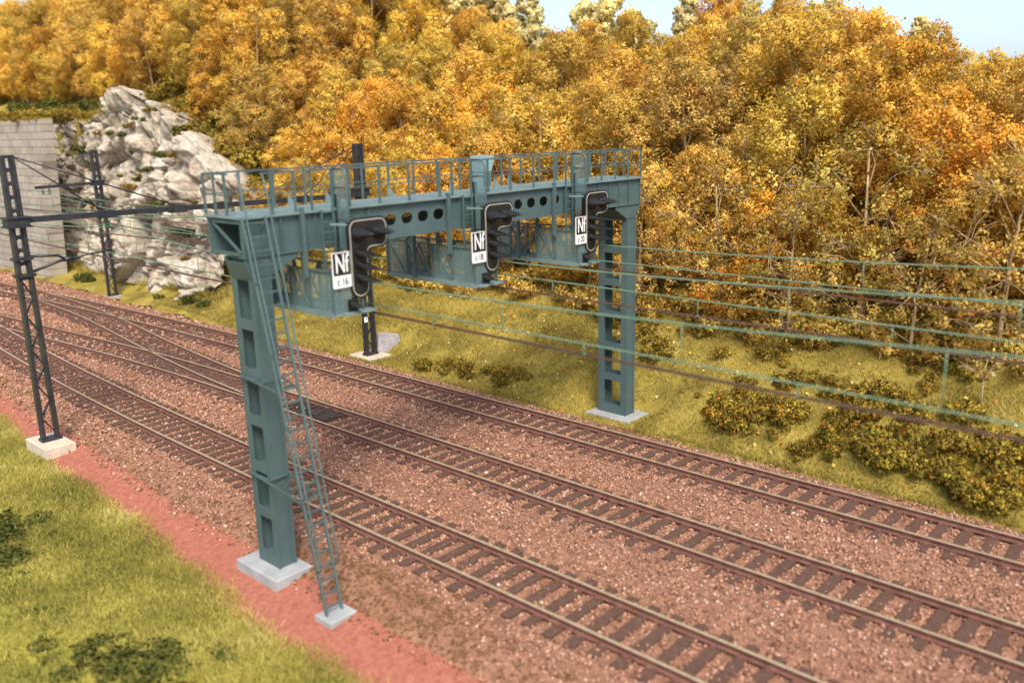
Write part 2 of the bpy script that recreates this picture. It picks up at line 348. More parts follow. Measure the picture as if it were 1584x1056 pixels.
def rail_mb(f, off, y0, y1, step=1.):
    prof = [(-.075, -.175), (.075, -.175), (.075, -.15), (.018, -.125), (.018, -.05), (.046, -.04), (.046, -.006), (.038, 0), (-.038, 0), (-.046, -.006), (-.046, -.04), (-.018, -.05), (-.018, -.125), (-.075, -.15)]
    n = max(2, int((y1-y0)/step)+1); ys = np.linspace(y0, y1, n); mb = MB(); vs = []; k = len(prof)
    for y in ys:
        dx = (f(y+.2)-f(y-.2))/.4; L = math.hypot(dx, 1); nx, ny = 1/L, -dx/L
        for a, z in prof: vs.append((f(y)+nx*(off+a), y+ny*(off+a), z))
    for i in range(n-1):
        for j in range(k):
            j2 = (j+1) % k
            mb.mi = 1 if j in (6, 7, 8) else 0
            b = i*k; mb.f.append((b+j, b+j2, b+k+j2, b+k+j)); mb.m.append(mb.mi); mb.sm.append(False)
    mb.v = vs; mb.f += [tuple(range(k-1, -1, -1)), tuple((n-1)*k+j for j in range(k))]; mb.m += [0, 0]; mb.sm += [False]*2
    return mb
def sleeper_into(mb, x, y, ang, L=2.55, chairs=True):
    w = .265+random.uniform(-.015, .015); L += random.uniform(-.06, .06); R2 = Matrix.Rotation(ang+random.uniform(-.012, .012), 4, 'Z'); T4 = T((x+random.uniform(-.03, .03), y, 0)) @ R2
    z1 = -.172+random.uniform(-.008, .004); b = len(mb.v)
    def bx(x0, x1, y0, y1, z0, z1, c=.012):
        v = [(x0, y0, z0), (x1, y0, z0), (x1, y1, z0), (x0, y1, z0), (x0, y0, z1-c), (x1, y0, z1-c), (x1, y1, z1-c), (x0, y1, z1-c), (x0+c, y0+c, z1), (x1-c, y0+c, z1), (x1-c, y1-c, z1), (x0+c, y1-c, z1)]
        mb.add([T4 @ Vector(p) for p in v], [(0, 1, 5, 4), (1, 2, 6, 5), (2, 3, 7, 6), (3, 0, 4, 7), (4, 5, 9, 8), (5, 6, 10, 9), (6, 7, 11, 10), (7, 4, 8, 11), (8, 9, 10, 11)])
    mb.mi = 0; bx(-L/2, L/2, -w/2, w/2, -.33, z1)
    if chairs:
        mb.mi = 1
        for s in (-1, 1):
            for q in (-1, 1): bx(s*.7525+q*.115-.035, s*.7525+q*.115+.035, -.055, .055, z1-.01, z1+.045)
    mb.mi = 0
def track(name, label, f, y0, y1, sl, cat='railway track', railparts=True, extra=None):
    r = empty(name, (f(max(y0, -10)), max(y0, -10), -.3), label, cat, 'railway tracks')
    for s in (-1, 1): rail_mb(f, s*.7525, y0, y1).build('rail', [M['rail_side'], M['rail_top']], r)
    far = MB()
    for i, y in enumerate(sl):
        ang = -math.atan((f(y+.2)-f(y-.2))/.4); L = 2.55
        if i < 98:
            mb = MB(); sleeper_into(mb, f(y), y, ang, L); mb.build('sleeper', [M['wood'], M['rail_side']], r)
        else: sleeper_into(far, f(y), y, ang, L)
    if far.v: tag(far.build('sleeper', [M['wood'], M['rail_side']], r), kind='stuff')
    return r
SP = .61
track('railway_track', 'nearest railway track, running right under the ladder side of the gantry', t1, -24, 62, np.arange(-16, 52, SP))
tr2 = track('railway_track', 'middle railway track, straight, with the black point motor between its rails', t2, -24, 9.4, np.arange(-18, 9.2, SP))
track('railway_track', 'farthest railway track, running along the foot of the grassy slope', t3, -24, 75, np.arange(-18.5, 62, SP))
track('railway_track', 'turnout leg curving from the middle track towards the nearest track', legA, 9.4, 48, np.arange(9.5, 43, SP))
track('railway_track', 'crossover leg curving from the middle track towards the farthest track', legB, 9.4, 50, np.concatenate([np.arange(15.2, 45, SP)]))
# switch blades and a check rail at the points
pm = empty('point_motor', (5.35, 8.4, -.2), 'black point motor and slide plates lying between the rails of the middle track', 'point motor')
mb = MB()
mb.box(4.9, 5.8, 7.5, 8.2, -.3, -.10); mb.box(5.05, 5.45, 8.25, 8.9, -.3, -.09); mb.box(5.6, 5.95, 8.3, 8.75, -.3, -.11)
mb.build('housing', M['motor'], pm)
mb = MB(); 
for k in range(5): mb.box(4.75, 5.95, 9.0+k*.32, 9.14+k*.32, -.24, -.135+.004*(k % 2))
mb.build('slide_plate', M['motor'], pm)
mb = MB(); mb.bar((4.62, 8.62, -.13), (6.05, 8.62, -.13), .05, .05); mb.bar((5.2, 8.95, -.12), (5.9, 7.4, -.12), .05, .04); mb.build('throw_rod', M['motor'], pm)

# ------------------------------------------------------------------ gantry
G = empty('signal_gantry', (5.5, 0, -.5), 'blue grey steel signal gantry spanning all three tracks, with walkway and ladder', 'signal gantry')
BX0, BX1, BY0, BY1, BZ0, BZ1 = -2.62, 13.95, -.6, .85, 7.74, 8.66
def holes(): return [1.55+.62*k for k in range(4)]+[6.15+.62*k for k in range(6)]
def stad(cx, cz, w, h, n=7): return rrect(cx-w/2, cx+w/2, cz-h/2, cz+h/2, h/2*.98, n)
HX = [1.95+.6*k for k in range(4)]+[7.2+.62*k for k in range(4)]
# the beam: two webs with oval holes, flanges, stiffeners, riveted seams, open braced ends
mb = MB()
for y in (BY0+.02, BY1-.02):
    mb.plate([rect(BX0+.003, BX1-.003, BZ0+.032, BZ1-.032)]+[stad(x, 8.24, .40, .30) for x in HX], .03, T((0, y, 0)) @ XZ)
for x in (-2.12, -1.48, -.62, 1.08, 4.48, 10.62):
    for k in range(12): mb.box(x-.012, x+.012, BY0-.008, BY0+.01, 7.82+k*.068, 7.842+k*.068)
mb.build('web', M['steel'], G)
mb = MB()
for z0, z1 in ((BZ0, BZ0+.03), (BZ1-.03, BZ1)):
    mb.box(BX0, BX1, BY0-.07, BY0+.17, z0, z1); mb.box(BX0, BX1, BY1-.17, BY1+.07, z0, z1)
mb.build('flange', M['steel'], G)
for x in [BX0+.03, -2.05, -1.55, -.55, .35, 1.15, 4.55, 10.05, 10.7, 11.35, 12, 12.6, 13.2, BX1-.03]:
    for y, sg in ((BY0, -1), (BY1, 1)): mb = MB(); mb.box(x-.014, x+.014, *sorted((y-sg*.01, y+sg*.068)), BZ0+.028, BZ1-.028); mb.build('stiffener', M['steel'], G)
for x in (BX0+.05, BX1-.05):
    mb = MB(); mb.bar((x, BY0+.05, BZ1-.08), (x, BY1-.05, BZ1-.08), .05, .08); mb.bar((x, BY0+.05, BZ0+.08), (x, BY1-.05, BZ0+.08), .05, .08)
    mb.bar((x, BY1-.06, BZ1-.08), (x, BY0+.1, BZ0+.09), .05, .05); mb.build('end_frame', M['steel'], G)
mb = MB()
for k in range(10):
    x = BX0+.8+k*1.66; mb.bar((x, BY0+.04, BZ0+.06), (x+.8, BY1-.04, BZ0+.06), .05, .05); mb.bar((x+.8, BY1-.04, BZ0+.06), (x+1.6, BY0+.04, BZ0+.06), .05, .05)
mb.build('cross_bracing', M['steel'], G)
WZ = 8.72
mb = MB(); mb.box(BX0-.03, BX1+.03, BY0-.12, BY1+.12, BZ1+.003, WZ)
for k in range(82): mb.box(BX0+.05+k*.203, BX0+.075+k*.203, BY0-.05, BY1+.05, WZ-.001, WZ+.006)
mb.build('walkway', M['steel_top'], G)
# handrails
RT, RM_ = 9.70, 9.21
def railing(name, pts_posts, path, mids=(RM_,)):
    mb = MB()
    for a, b in zip(path[:-1], path[1:]):
        mb.bar((*a, RT), (*b, RT), .045, .045)
        for m in mids: mb.bar((*a, m), (*b, m), .026, .026)
    for (x, y) in pts_posts: mb.bar((x, y, WZ-.06), (x, y, RT), .05, .05)
    mb.build(name, M['steel'], G)
fy, by = BY0-.08, BY1+.08
railing('handrail', [(x, fy) for x in (-1.75, -1.1, -.62, .55, 1.55, 2.6, 3.75, 4.25, 5.75, 6.75, 7.85, 8.9, 9.5, 10.7, 11.5, 12.3, 13.1, 13.92)], [(-1.95, fy), (13.95, fy)])
railing('handrail', [(x, by) for x in np.linspace(-2.6, 13.92, 18)], [(-2.6, by), (13.95, by)])
railing('handrail', [(-2.6, y) for y in (-.05, .45)], [(-2.6, by), (-2.6, -.2)])
railing('handrail', [(13.93, .1)], [(13.93, by), (13.93, fy)])
mb = MB()
for x in (-.3, .9, 3.1, 5.6, 7.6, 8.3):
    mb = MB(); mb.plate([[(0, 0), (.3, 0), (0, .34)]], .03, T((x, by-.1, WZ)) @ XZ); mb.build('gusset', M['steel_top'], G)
# posts: hollow box columns with rectangular windows
def gpost(x0, x1, y0, y1, ztop):
    mb = MB(); wins = []
    for k in range(6):
        zc = .43+1.25*k; wins.append(rrect(-.31*(y1-y0), .31*(y1-y0), zc-.49, min(zc+.49, ztop-.22), .03, 2))
    yc = (y0+y1)/2
    for x in (x0+.02, x1-.02): mb.plate([rect(y0+.03-yc, y1-.03-yc, -.42, ztop)]+wins, .035, T((x, yc, 0)) @ YZ)
    for y, s in ((y0, 1), (y1, -1)):
        a, b = sorted((y, y+s*.03)); mb.box(x0+.006, x1-.006, a, b, -.42, ztop)
        a, b = sorted((y-s*.025, y-s*.001)); mb.box(x1-.06, x1+.035, a, b, -.42, ztop); mb.box(x0-.012, x0+.05, a, b, -.42, ztop)
    for k in range(7):
        z = -.2+1.25*k; mb.box(x0+.045, x1-.045, y0+.04, y1-.04, z-.015, z+.015) if z < ztop-.3 else None
    mb.build('post', M['steel'], G)
    mb = MB()       # shaped brackets under the beam
    for y in (y0-.012, y1+.012):
        xa = max(x0-.75, BX0+.02); xb = min(x1+.85, BX1-.02)
        mb.plate([[(xa, BZ0-.003), (xa, BZ0-.10), (x0-.03, BZ0-.50), (x1+.03, BZ0-.50), (xb, BZ0-.10), (xb, BZ0-.003)]], .024, T((0, y, 0)) @ XZ)
    for xa, xc in ((max(x0-.75, BX0+.02), x0), (min(x1+.85, BX1-.02), x1)):
        mb.bar((xc, (y0+y1)/2, BZ0-.5), (xa, (y0+y1)/2, BZ0-.11), .02, 1.28, up=(0, 1, 0)) if False else None
        sg = 1 if xc > xa else -1
        v = [(xc-sg*.02, y0, BZ0-.52), (xc-sg*.02, y1, BZ0-.52), (xa, y1, BZ0-.12), (xa, y0, BZ0-.12)]
        w = [(a, b, c+.024) for a, b, c in v]; mb.add(v+w, [(0, 1, 2, 3), (7, 6, 5, 4), (0, 4, 5, 1), (1, 5, 6, 2), (2, 6, 7, 3), (3, 7, 4, 0)])
    mb.box(x0-.1, x1+.1, y0-.05, y1+.05, BZ0-.03, BZ0-.004)
    mb.build('bracket', M['steel'], G)
gpost(-2.44, -1.95, -.6, .28, BZ0-.03)
gpost(13.17, 13.72, -.6, .66, BZ0-.03)
def plinth(x0, x1, y0, y1, z0, z1, m, parent, c=.03):
    mb = MB(); v = [(x0, y0, z0), (x1, y0, z0), (x1, y1, z0), (x0, y1, z0), (x0, y0, z1-c), (x1, y0, z1-c), (x1, y1, z1-c), (x0, y1, z1-c), (x0+c, y0+c, z1), (x1-c, y0+c, z1), (x1-c, y1-c, z1), (x0+c, y1-c, z1)]
    mb.add(v, [(3, 2, 1, 0), (0, 1, 5, 4), (1, 2, 6, 5), (2, 3, 7, 6), (3, 0, 4, 7), (4, 5, 9, 8), (5, 6, 10, 9), (6, 7, 11, 10), (7, 4, 8, 11), (8, 9, 10, 11)])
    return mb.build('concrete_base', m, parent)
plinth(-2.86, -1.74, -1.08, .80, -.85, -.42, M['concrete'], G)
plinth(12.7, 14.1, -1.08, 1.0, -.8, -.42, M['concrete'], G)
plinth(-3.0, -2.22, -3.55, -2.92, -.8, -.56, M['concrete'], G)
# access ladder
lad = MB(); A0, A1 = Vector((0, -3.22, -.58)), Vector((0, -.74, 8.7)); lx0, lx1 = -2.86, -2.42
def lp(x, t): return Vector((x+(.22 if x < -2.6 else .40)*t, 0, 0))+A0.lerp(A1, t)
for x in (lx0, lx1): lad.bar(lp(x, 0), lp(x, 1.0), .05, .07)
L_ = lad.build('ladder', M['steel'], G)
for k in range(29):
    lad = MB(); lad.bar(lp(lx0, .02+k*.0345), lp(lx1, .02+k*.0345), .042, .042); rg = lad.build('rung', M['steel']); rg.parent = L_
mb = MB(); off = Vector((0, -.24, .06))
for x in (lx0-.02, lx1+.02):
    pts = [lp(x, .115), lp(x, .12)+off*.8]+[lp(x, t)+off for t in (.15, .4, .7, .97)]+[lp(x, 1)+Vector((0, -.16, .5)), lp(x, 1)+Vector((0, -.02, .95)), lp(x, 1)+Vector((.06, .16, 1.0))]
    mb.tube(pts, .024, 6)
    for t in (.3, .48, .66, .84): mb.bar(lp(x, t), lp(x, t)+off, .025, .025)
hr = mb.build('handrail', M['steel']); hr.parent = L_
for t in (.285, .565):
    mb = MB()
    z = A0.lerp(A1, t).z; yl = A0.lerp(A1, t).y; xs_ = (lp(lx0, t).x, lp(lx1, t).x); xp = (-2.50, -1.9)
    pl = [Vector((xp[0], .24, z+.03)), Vector((xs_[0], yl, z))]; pr = [Vector((xp[0], .0, z+.03)), Vector((xs_[1]+.0, yl, z))]
    mb.bar(*pl, .04, .04); q = [Vector((-2.50, -.55, z+.03)), Vector((xs_[1], yl-.02, z))]
    mb.bar(Vector((-1.9, -.62, z+.03)), Vector((xs_[1], yl, z)), .04, .04); mb.bar(Vector((-2.52, .24, z+.03)), Vector((-2.52, -.66, z+.03)), .05, .06)
    mb.bar(Vector((-2.55, -.64, z+.03)), Vector((-1.88, -.64, z+.03)), .05, .06)
    for k in range(3):
        a = .1+.3*k; mb.bar(pl[0].lerp(pl[1], .45+a*.5), Vector((-1.9, -.62, z+.03)).lerp(Vector((xs_[1], yl, z)), a), .03, .03)
        mb.bar(pl[0].lerp(pl[1], .45+(a+.25)*.5), Vector((-1.9, -.62, z+.03)).lerp(Vector((xs_[1], yl, z)), a), .03, .03)
    mb.build('ladder_stay', M['steel'], G)

# maintenance cages under the beam, each with hangers, a ladder and a mesh screen
def cage(bx):
    x0, x1, y0, y1, z0, z1 = bx, bx+.9, -1.62, 2.25, 6.2, 7.27
    mb = MB(); mb.box(x0, x1, y0, y1, z0-.05, z0); mb.box(x0-.03, x0-.001, y0, y1, z0-.09, z0+.05); mb.box(x1+.001, x1+.03, y0, y1, z0-.09, z0+.05)
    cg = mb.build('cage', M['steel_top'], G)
    mb = MB()
    for x in (x0, x1):
        mb.bar((x, y0, z1), (x, y1, z1), .05, .05)
        for y in (y0+.02, -.65, .2, 1.35, y1-.02): mb.bar((x, y, z0), (x, y, z1), .05, .05)
        for a, b in ((.22, .78), (.78, 1.33)): mb.bar((x, a, z0+.03), (x, b, z1-.03), .035, .035); mb.bar((x, a, z1-.03), (x, b, z0+.03), .035, .035)
        mb.bar((x, 1.4, z0+.03), (x, 2.2, z1-.05), .03, .03); mb.bar((x, -.6, z0+.03), (x, .15, z1-.03), .03, .03)
    mb.bar((x0, y1, z1), (x1, y1, z1), .05, .05)
    for x in (x0, x1): mb.box(x-.05, x+.05, y1, y1+.03, z0, z1+.1)
    f = mb.build('frame', M['steel']); f.parent = cg
    def panel(pts):
        mb = MB(); mb.add(pts, [tuple(range(len(pts)))]); q = mb.build('mesh_panel', M['mesh']); q.parent = cg
    for x in (x0+.012, x1-.012):
        panel([(x, y0, z0+.01), (x, .2, z0+.01), (x, .2, z1), (x, y0, z1)]); panel([(x, 1.35, z0+.01), (x, y1, z0+.01), (x, y1, z1), (x, 1.35, z1)])
    panel([(x0, y1-.01, z0), (x1, y1-.01, z0), (x1, y1-.01, z1), (x0, y1-.01, z1)])
    panel([(x0, y0+.01, z0), (x0+.55, y0+.01, z0), (x0+.55, y0+.01, z1), (x0, y0+.01, z1)])
    for x in (x0-.12, x1+.08):
        mb = MB(); mb.box(x-.05, x+.05, -.77, -.672, z1-.2, WZ+.10 if x < x0 else WZ+.35); mb.box(x-.02, x+.02, -.668, -.61, z1-.1, BZ1-.05)
        mb.build('hanger', M['steel'], G)
    mb = MB()
    for x in (x0-.05, x1+.05): mb.bar((x, .95, z0), (x, .95, BZ0), .09, .09)
    mb.bar((x0, .95, z1), (x1, 2.1, z1), .06, .05); mb.bar((x0+.1, .95, BZ0), (x0+.1, 1.5, z1), .06, .06)
    mb.build('hanger', M['steel'], G)
    mb = MB()       # ladder from the walkway
    la, lb = x0+.42, x0+.78
    for x in (la, lb): mb.bar((x, -.78, z0), (x, -.78, RT if x == lb else WZ), .04, .05)
    for k in range(10): mb.bar((la, -.78, z0+.2+k*.25), (lb, -.78, z0+.2+k*.25), .035, .035)
    mb.build('cage_ladder', M['steel'], G)
    mb = MB(); xs = x1+.03   # mesh screen beside the ladder
    arc = [(-.62, 6.95), (-1.22, 6.95), (-1.22, 9.52), (-1.17, 9.66), (-1.04, 9.72), (-.62, 9.72)]
    mb.tube([(xs, a, b) for a, b in arc], .028, 6); mb.bar((xs, -.62, 9.25), (xs, -1.22, 9.25), .03, .03); mb.bar((xs, -.62, 8.45), (xs, -1.22, 8.45), .03, .03); mb.bar((xs, -.62, 7.7), (xs, -1.22, 7.7), .03, .03); mb.bar((xs, -.64, 6.3), (xs, -.64, RT), .06, .06)
    sc = mb.build('screen', M['steel'], G)
    mb = MB(); mb.add([(xs, a, b) for a, b in arc], [tuple(range(6))]); s = mb.build('mesh_panel', M['mesh']); s.parent = sc
for bx in (-.85, 4.15, 8.95): cage(bx)

# ------------------------------------------------------------------ signals
def gamma(w, arm, h, ah, r, ins):
    """outline of the upside-down-L signal board, inset by ins"""
    def arc(cx, cy, rr, a0, a1, n=8): return [(cx+rr*math.cos(math.radians(a0+(a1-a0)*k/n)), cy+rr*math.sin(math.radians(a0+(a1-a0)*k/n))) for k in range(n+1)]
    x0, x1, x2 = ins, w-ins, arm-ins; y0, y1, yt = ins, h-ah+ins, h-ins; R_ = w/2-ins; ra = r-ins
    o = arc(x0+R_, y0+R_, R_, 180, 360)
    o += arc(x1+.16-0+0, y1-.16, .16, 180, 90, 5)
    o += arc(x2-ra, y1+ra, ra, -90, 0)+arc(x2-ra, yt-ra, ra, 0, 90)+arc(x0+ra, yt-ra, ra, 90, 180)
    return o
def visor(mb, x, z, r, L, y):
    n, k = 11, 9; vs = []
    for j in range(k):
        t = j/(k-1); half = 2.0*(1-t)**.6+.10; rr = r*(1-.25*t)
        for i in range(n):
            a = PI/2+half*(2*i/(n-1)-1); vs.append((x+rr*math.cos(a), y-L*t, z+r*.1+rr*math.sin(a)-.1*t))
    fs = [(j*n+i, j*n+i+1, (j+1)*n+i+1, (j+1)*n+i) for j in range(k-1) for i in range(n-1)]
    m = len(vs); vs2 = [(a+(a-x)*-.12, b, c-.012) for a, b, c in vs]
    fs2 = [tuple(m+i for i in reversed(f)) for f in fs]
    edge = [(i*n, (i+1)*n, m+(i+1)*n, m+i*n) for i in range(k-1)]+[((i+1)*n+n-1, i*n+n-1, m+i*n+n-1, m+(i+1)*n+n-1) for i in range(k-1)]+[((k-1)*n+i, (k-1)*n+i+1, m+(k-1)*n+i+1, m+(k-1)*n+i) for i in range(n-1)]
    mb.smooth = True; mb.add(vs+vs2, fs+fs2+edge); mb.smooth = False
def signal(x, num, label, w=.62, arm=1.28):
    x -= .15; y = -1.62; z = 6.5; h = 2.02; o = empty('railway_signal', (x, y, z), label, 'railway signal', 'signals on the gantry')
    T0 = T((x, y, z)) @ XZ
    mb = MB(); mb.plate([gamma(w, arm, h, .80, .27, 0)], .05, T0)
    mb.box(x+.14, x+w-.14, y+.03, y+.24, z+.25, z+h-.1); mb.box(x+.55, x+arm-.2, y+.03, y+.22, z+h-.65, z+h-.15)
    mb.build('signal_board', M['black'], o)
    mb = MB(); mb.plate([gamma(w, arm, h, .80, .27, .05), gamma(w, arm, h, .80, .27, .078)], .012, T((x, y-.032, z)) @ XZ); mb.build('white_border', M['border'], o)
    lamps = [(.31, 1.60, .19, .62), (.95, 1.60, .19, .66), (.33, 1.12, .13, .82), (.33, .82, .13, .82), (.33, .50, .13, .86)]
    for lx, lz, r, L in lamps:
        mb = MB(); mb.tube([(x+lx, y-.03, z+lz), (x+lx, y-.09, z+lz)], r*.92, 16); visor(mb, x+lx, z+lz, r, L, y-.03); mb.build('lamp_hood', M['black'], o)
    pb = MB(); px0, px1, pz0, pz1 = x-.56, x-.01, z+.36, z+1.24; py = y-.06
    pb.mi = 0; pb.plate([rrect(px0, px1, pz0, pz1, .02, 2)], .03, T((0, py, 0)) @ XZ)
    pb.mi = 1; pb.plate([rect(px0+.016, px1-.016, pz0+.315, pz1-.016)], .008, T((0, py-.019, 0)) @ XZ)
    np_ = pb.build('number_plate', [M['white'], M['black']], o)
    tb = MB(); tb.mi = 0; tb.text('Nf', .66, T(((px0+px1)/2, py-.026, pz0+.585)) @ XZ, .006, .60, .006)
    tb.mi = 1; tb.text(num, .27, T(((px0+px1)/2, py-.018, pz0+.15)) @ XZ, .006, .72, .004)
    lt = tb.build('lettering', [M['white'], M['black']]); lt.parent = np_
    mb = MB(); mb.box(x-.12, x+.20, y+.0, y+.16, z-.30, z+.02); mb.tube([(x+.05, y-.02, z-.14), (x+.05, y-.06, z-.14)], .1, 12); visor(mb, x+.05, z-.14, .11, .38, y-.02)
    mb.build('marker_lamp', M['black'], o)
    mb = MB(); mb.bar((x-.02, -1.0, z+1.86), (x+.2, y+.06, z+1.86), .05, .05); mb.bar((x+.26, y+.16, z-.35), (x+.26, y+.16, z+1.8), .07, .07); mb.box(x-.30, x+.70, y-.12, y+.25, z-.37, z-.31)
    mb.build('support_bracket', M['steel_top'], o)
    return o
signal(-.16, 'c 16', 'black hooded signal with Nf plate over the nearest track, at the ladder end')
signal(4.68, 'c 18', 'black hooded signal with Nf plate over the middle track, below the pale blue cabinet')
signal(9.45, 'c 20', 'black hooded signal with Nf plate reading c 20, nearest the far gantry post')

cb = empty('equipment_cabinet', (6.75, .5, WZ), 'pale blue equipment cabinet with sloping hood standing on the gantry walkway', 'cabinet')
mb = MB(); mb.box(6.56, 6.98, .35, .75, WZ+.008, WZ+.56); mb.build('housing', M['cabinet'], cb)
mb = MB(); prof = [(.10, .56), (.10, 1.04), (.66, 1.04), (.66, .86), (.54, .56)]
mb.plate([[(6.42+a, WZ+b) for a, b in prof]], .5, T((0, .56, 0)) @ XZ); mb.build('hood', M['cabinet'], cb)
mb = MB(); mb.box(6.60, 6.94, .335, .347, WZ+.08, WZ+.5); mb.build('door', M['steel'], cb)

# ------------------------------------------------------------------ catenary masts, portal beam and wires
YM = 14.6
def mast(x, y, z0, ztop, label, wb=.62, wt=.44, depth=.30, zsplit=5.7, collars=(7.75, 6.45, 5.85), base=None, bm=None):
    o = empty('catenary_mast', (x, y, z0), label, 'catenary mast', 'overhead line masts')
    def hw(z): return (wb+(wt-wb)*(z-z0)/(ztop-z0))/2
    mb = MB()
    for s in (-1, 1): mb.bar((x+s*(hw(z0)-.06), y, z0), (x+s*(hw(ztop)-.06), y, ztop), .12, depth, up=(0, 1, 0))
    nst = 9; zs = np.linspace(z0+.25, zsplit, nst+1)
    for i in range(nst):
        s = 1 if i % 2 else -1; a, b = zs[i], zs[i+1]; mb.bar((x-s*(hw(a)-.1), y, a), (x+s*(hw(b)-.1), y, b), .05, .08, up=(0, 1, 0))
    mb.box(x-hw(z0)-.05, x+hw(z0)+.05, y-depth/2-.05, y+depth/2+.05, z0-.02, z0+.10)
    mb.build('lattice', M['mast'], o)
    mb = MB(); nh = 9; H = [zsplit+.1+(ztop-zsplit-.15)*k/nh for k in range(nh+1)]; hs = []
    for a, b in zip(H[:-1], H[1:]):
        w = hw(b)-.15; hs.append([(px_, pz_) for px_, pz_ in rrect(-w, w, a+.07, b-.05, min(w, .12)*.8, 4)])
    mb.plate([[(-hw(zsplit)+.1, zsplit), (hw(zsplit)-.1, zsplit), (hw(ztop)-.1, ztop), (-hw(ztop)+.1, ztop)]]+hs, .16, T((x, y, 0)) @ XZ)
    mb.build('batten_plate', M['mast'], o)
    for i, z in enumerate(collars):
        mb = MB(); e = .12 if i == 0 else .07; hh = .16 if i == 0 else .05
        mb.box(x-hw(z)-e, x+hw(z)+e, y-depth/2-e, y+depth/2+e, z-hh, z+hh)
        if i == 0: mb.box(x-hw(z)-e-.06, x+hw(z)+e+.06, y-depth/2-e-.05, y+depth/2+e+.05, z-hh-.03, z-hh+.03); mb.box(x-hw(z)-e-.06, x+hw(z)+e+.06, y-depth/2-e-.05, y+depth/2+e+.05, z+hh-.03, z+hh+.03)
        mb.build('collar', M['mast'], o)
    if base: plinth(*base, bm, o)
    return o
mL = mast(-2.42, YM, -.38, 10.06, 'tall black lattice mast on a tan base beside the coral path', base=(-3.0, -1.92, 13.6, 15.5, -.95, -.38), bm=M['concrete_tan'])
mF = mast(12.85, YM, -.30, 10.0, 'black lattice mast behind the gantry, at the foot of the slope', base=(12.2, 13.55, 13.8, 15.5, -.8, -.30), bm=M['concrete_tan'])
m3 = mast(12.25, 42.6, -.36, 9.7, 'farthest black lattice mast, with a side arm, standing before the pale rock', collars=(7.5,), base=(11.8, 12.75, 42, 43.3, -.8, -.36), bm=M['concrete'])
mb = MB(); mb.plate([rrect(-.1, .1, -.13, .13, .01, 2)], .02, T((12.56, YM-.17, 1.55)) @ XZ); pl = mb.build('number_plate', M['white'], mF)
mb = MB(); mb.text('7', .2, T((12.56, YM-.184, 1.55)) @ XZ, .004); lt = mb.build('lettering', M['black']); lt.parent = pl
# hinged arm of the near mast
mb = MB(); mb.tube([(-2.1, YM, 6.5), (-1.2, YM, 6.42), (-.95, YM, 6.25)], .05, 8); mb.tube([(-2.1, YM, 5.95), (-1.15, YM, 6.22), (-.95, YM, 6.25)], .05, 8); mb.tube([(-1.0, YM, 6.25), (-.7, YM, 6.25)], .09, 10); mb.tube([(-.9, YM, 6.25), (.72, YM-.1, 6.42)], .03, 6)
mb.build('hinged_arm', M['mast'], mL)
# arm of the farthest mast
mb = MB(); mb.bar((12.2, 42.6, 7.5), (8.2, 42.6, 7.42), .16, .2); mb.tube([(12.2, 42.6, 9.6), (9.0, 42.6, 7.5)], .02, 5)
mb.tube([(12.1, 42.6, 6.0), (10.5, 42.6, 6.3), (9.4, 42.6, 6.2)], .04, 6); mb.tube([(11.9, 42.6, 5.6), (10.6, 42.6, 5.75), (10.5, 42.6, 6.25)], .04, 6)
arm = mb.build('side_arm', M['mast'], m3)
def insul(mb, x, y, z0):
    mb.tube([(x, y, z0), (x, y, z0-.12)], .03, 6)
    for k in range(3): mb.tube([(x, y, z0-.1-k*.1), (x, y, z0-.14-k*.1), (x, y, z0-.18-k*.1)], .12, 10, .05)
for x in (8.65, 9.05):
    mb = MB(); insul(mb, x, 42.6, 7.33); q = mb.build('insulator', M['glass_green']); q.parent = arm
PB = empty('catenary_beam', (5, YM, 7.6), 'long black beam carried between two masts above the tracks, with green insulators', 'portal beam')
mb = MB(); zb = lambda x: 7.80-.012*(x+2.2)
mb.bar((-2.2, YM, zb(-2.2)), (12.6, YM, zb(12.6)), .2, .2)
for x in (.75, 3.6, 5.5, 9.6): mb.box(x-.26, x+.26, YM-.15, YM+.15, zb(x)-.14, zb(x)+.14); mb.box(x-.34, x+.34, YM-.17, YM+.17, zb(x)-.15, zb(x)-.115)
mb.build('boom', M['mast'], PB)
for x in (.75, 5.25, 5.8, 9.75):
    mb = MB(); insul(mb, x, YM, zb(x)-.17); mb.build('insulator', M['glass_green'], PB)
mb = MB()
for a, b in (((-2.2, 9.98), (.6, zb(.6)+.14)), ((-2.2, 10.0), (3.5, zb(3.5)+.14)), ((12.7, 9.9), (7.2, zb(7.2)+.12)), ((12.7, 9.8), (9.7, zb(9.7)+.14))):
    mb.tube([(a[0], YM-.05, a[1]), (b[0], YM, b[1])], .028, 5)
mb.build('stay_rod', M['mast'], PB)

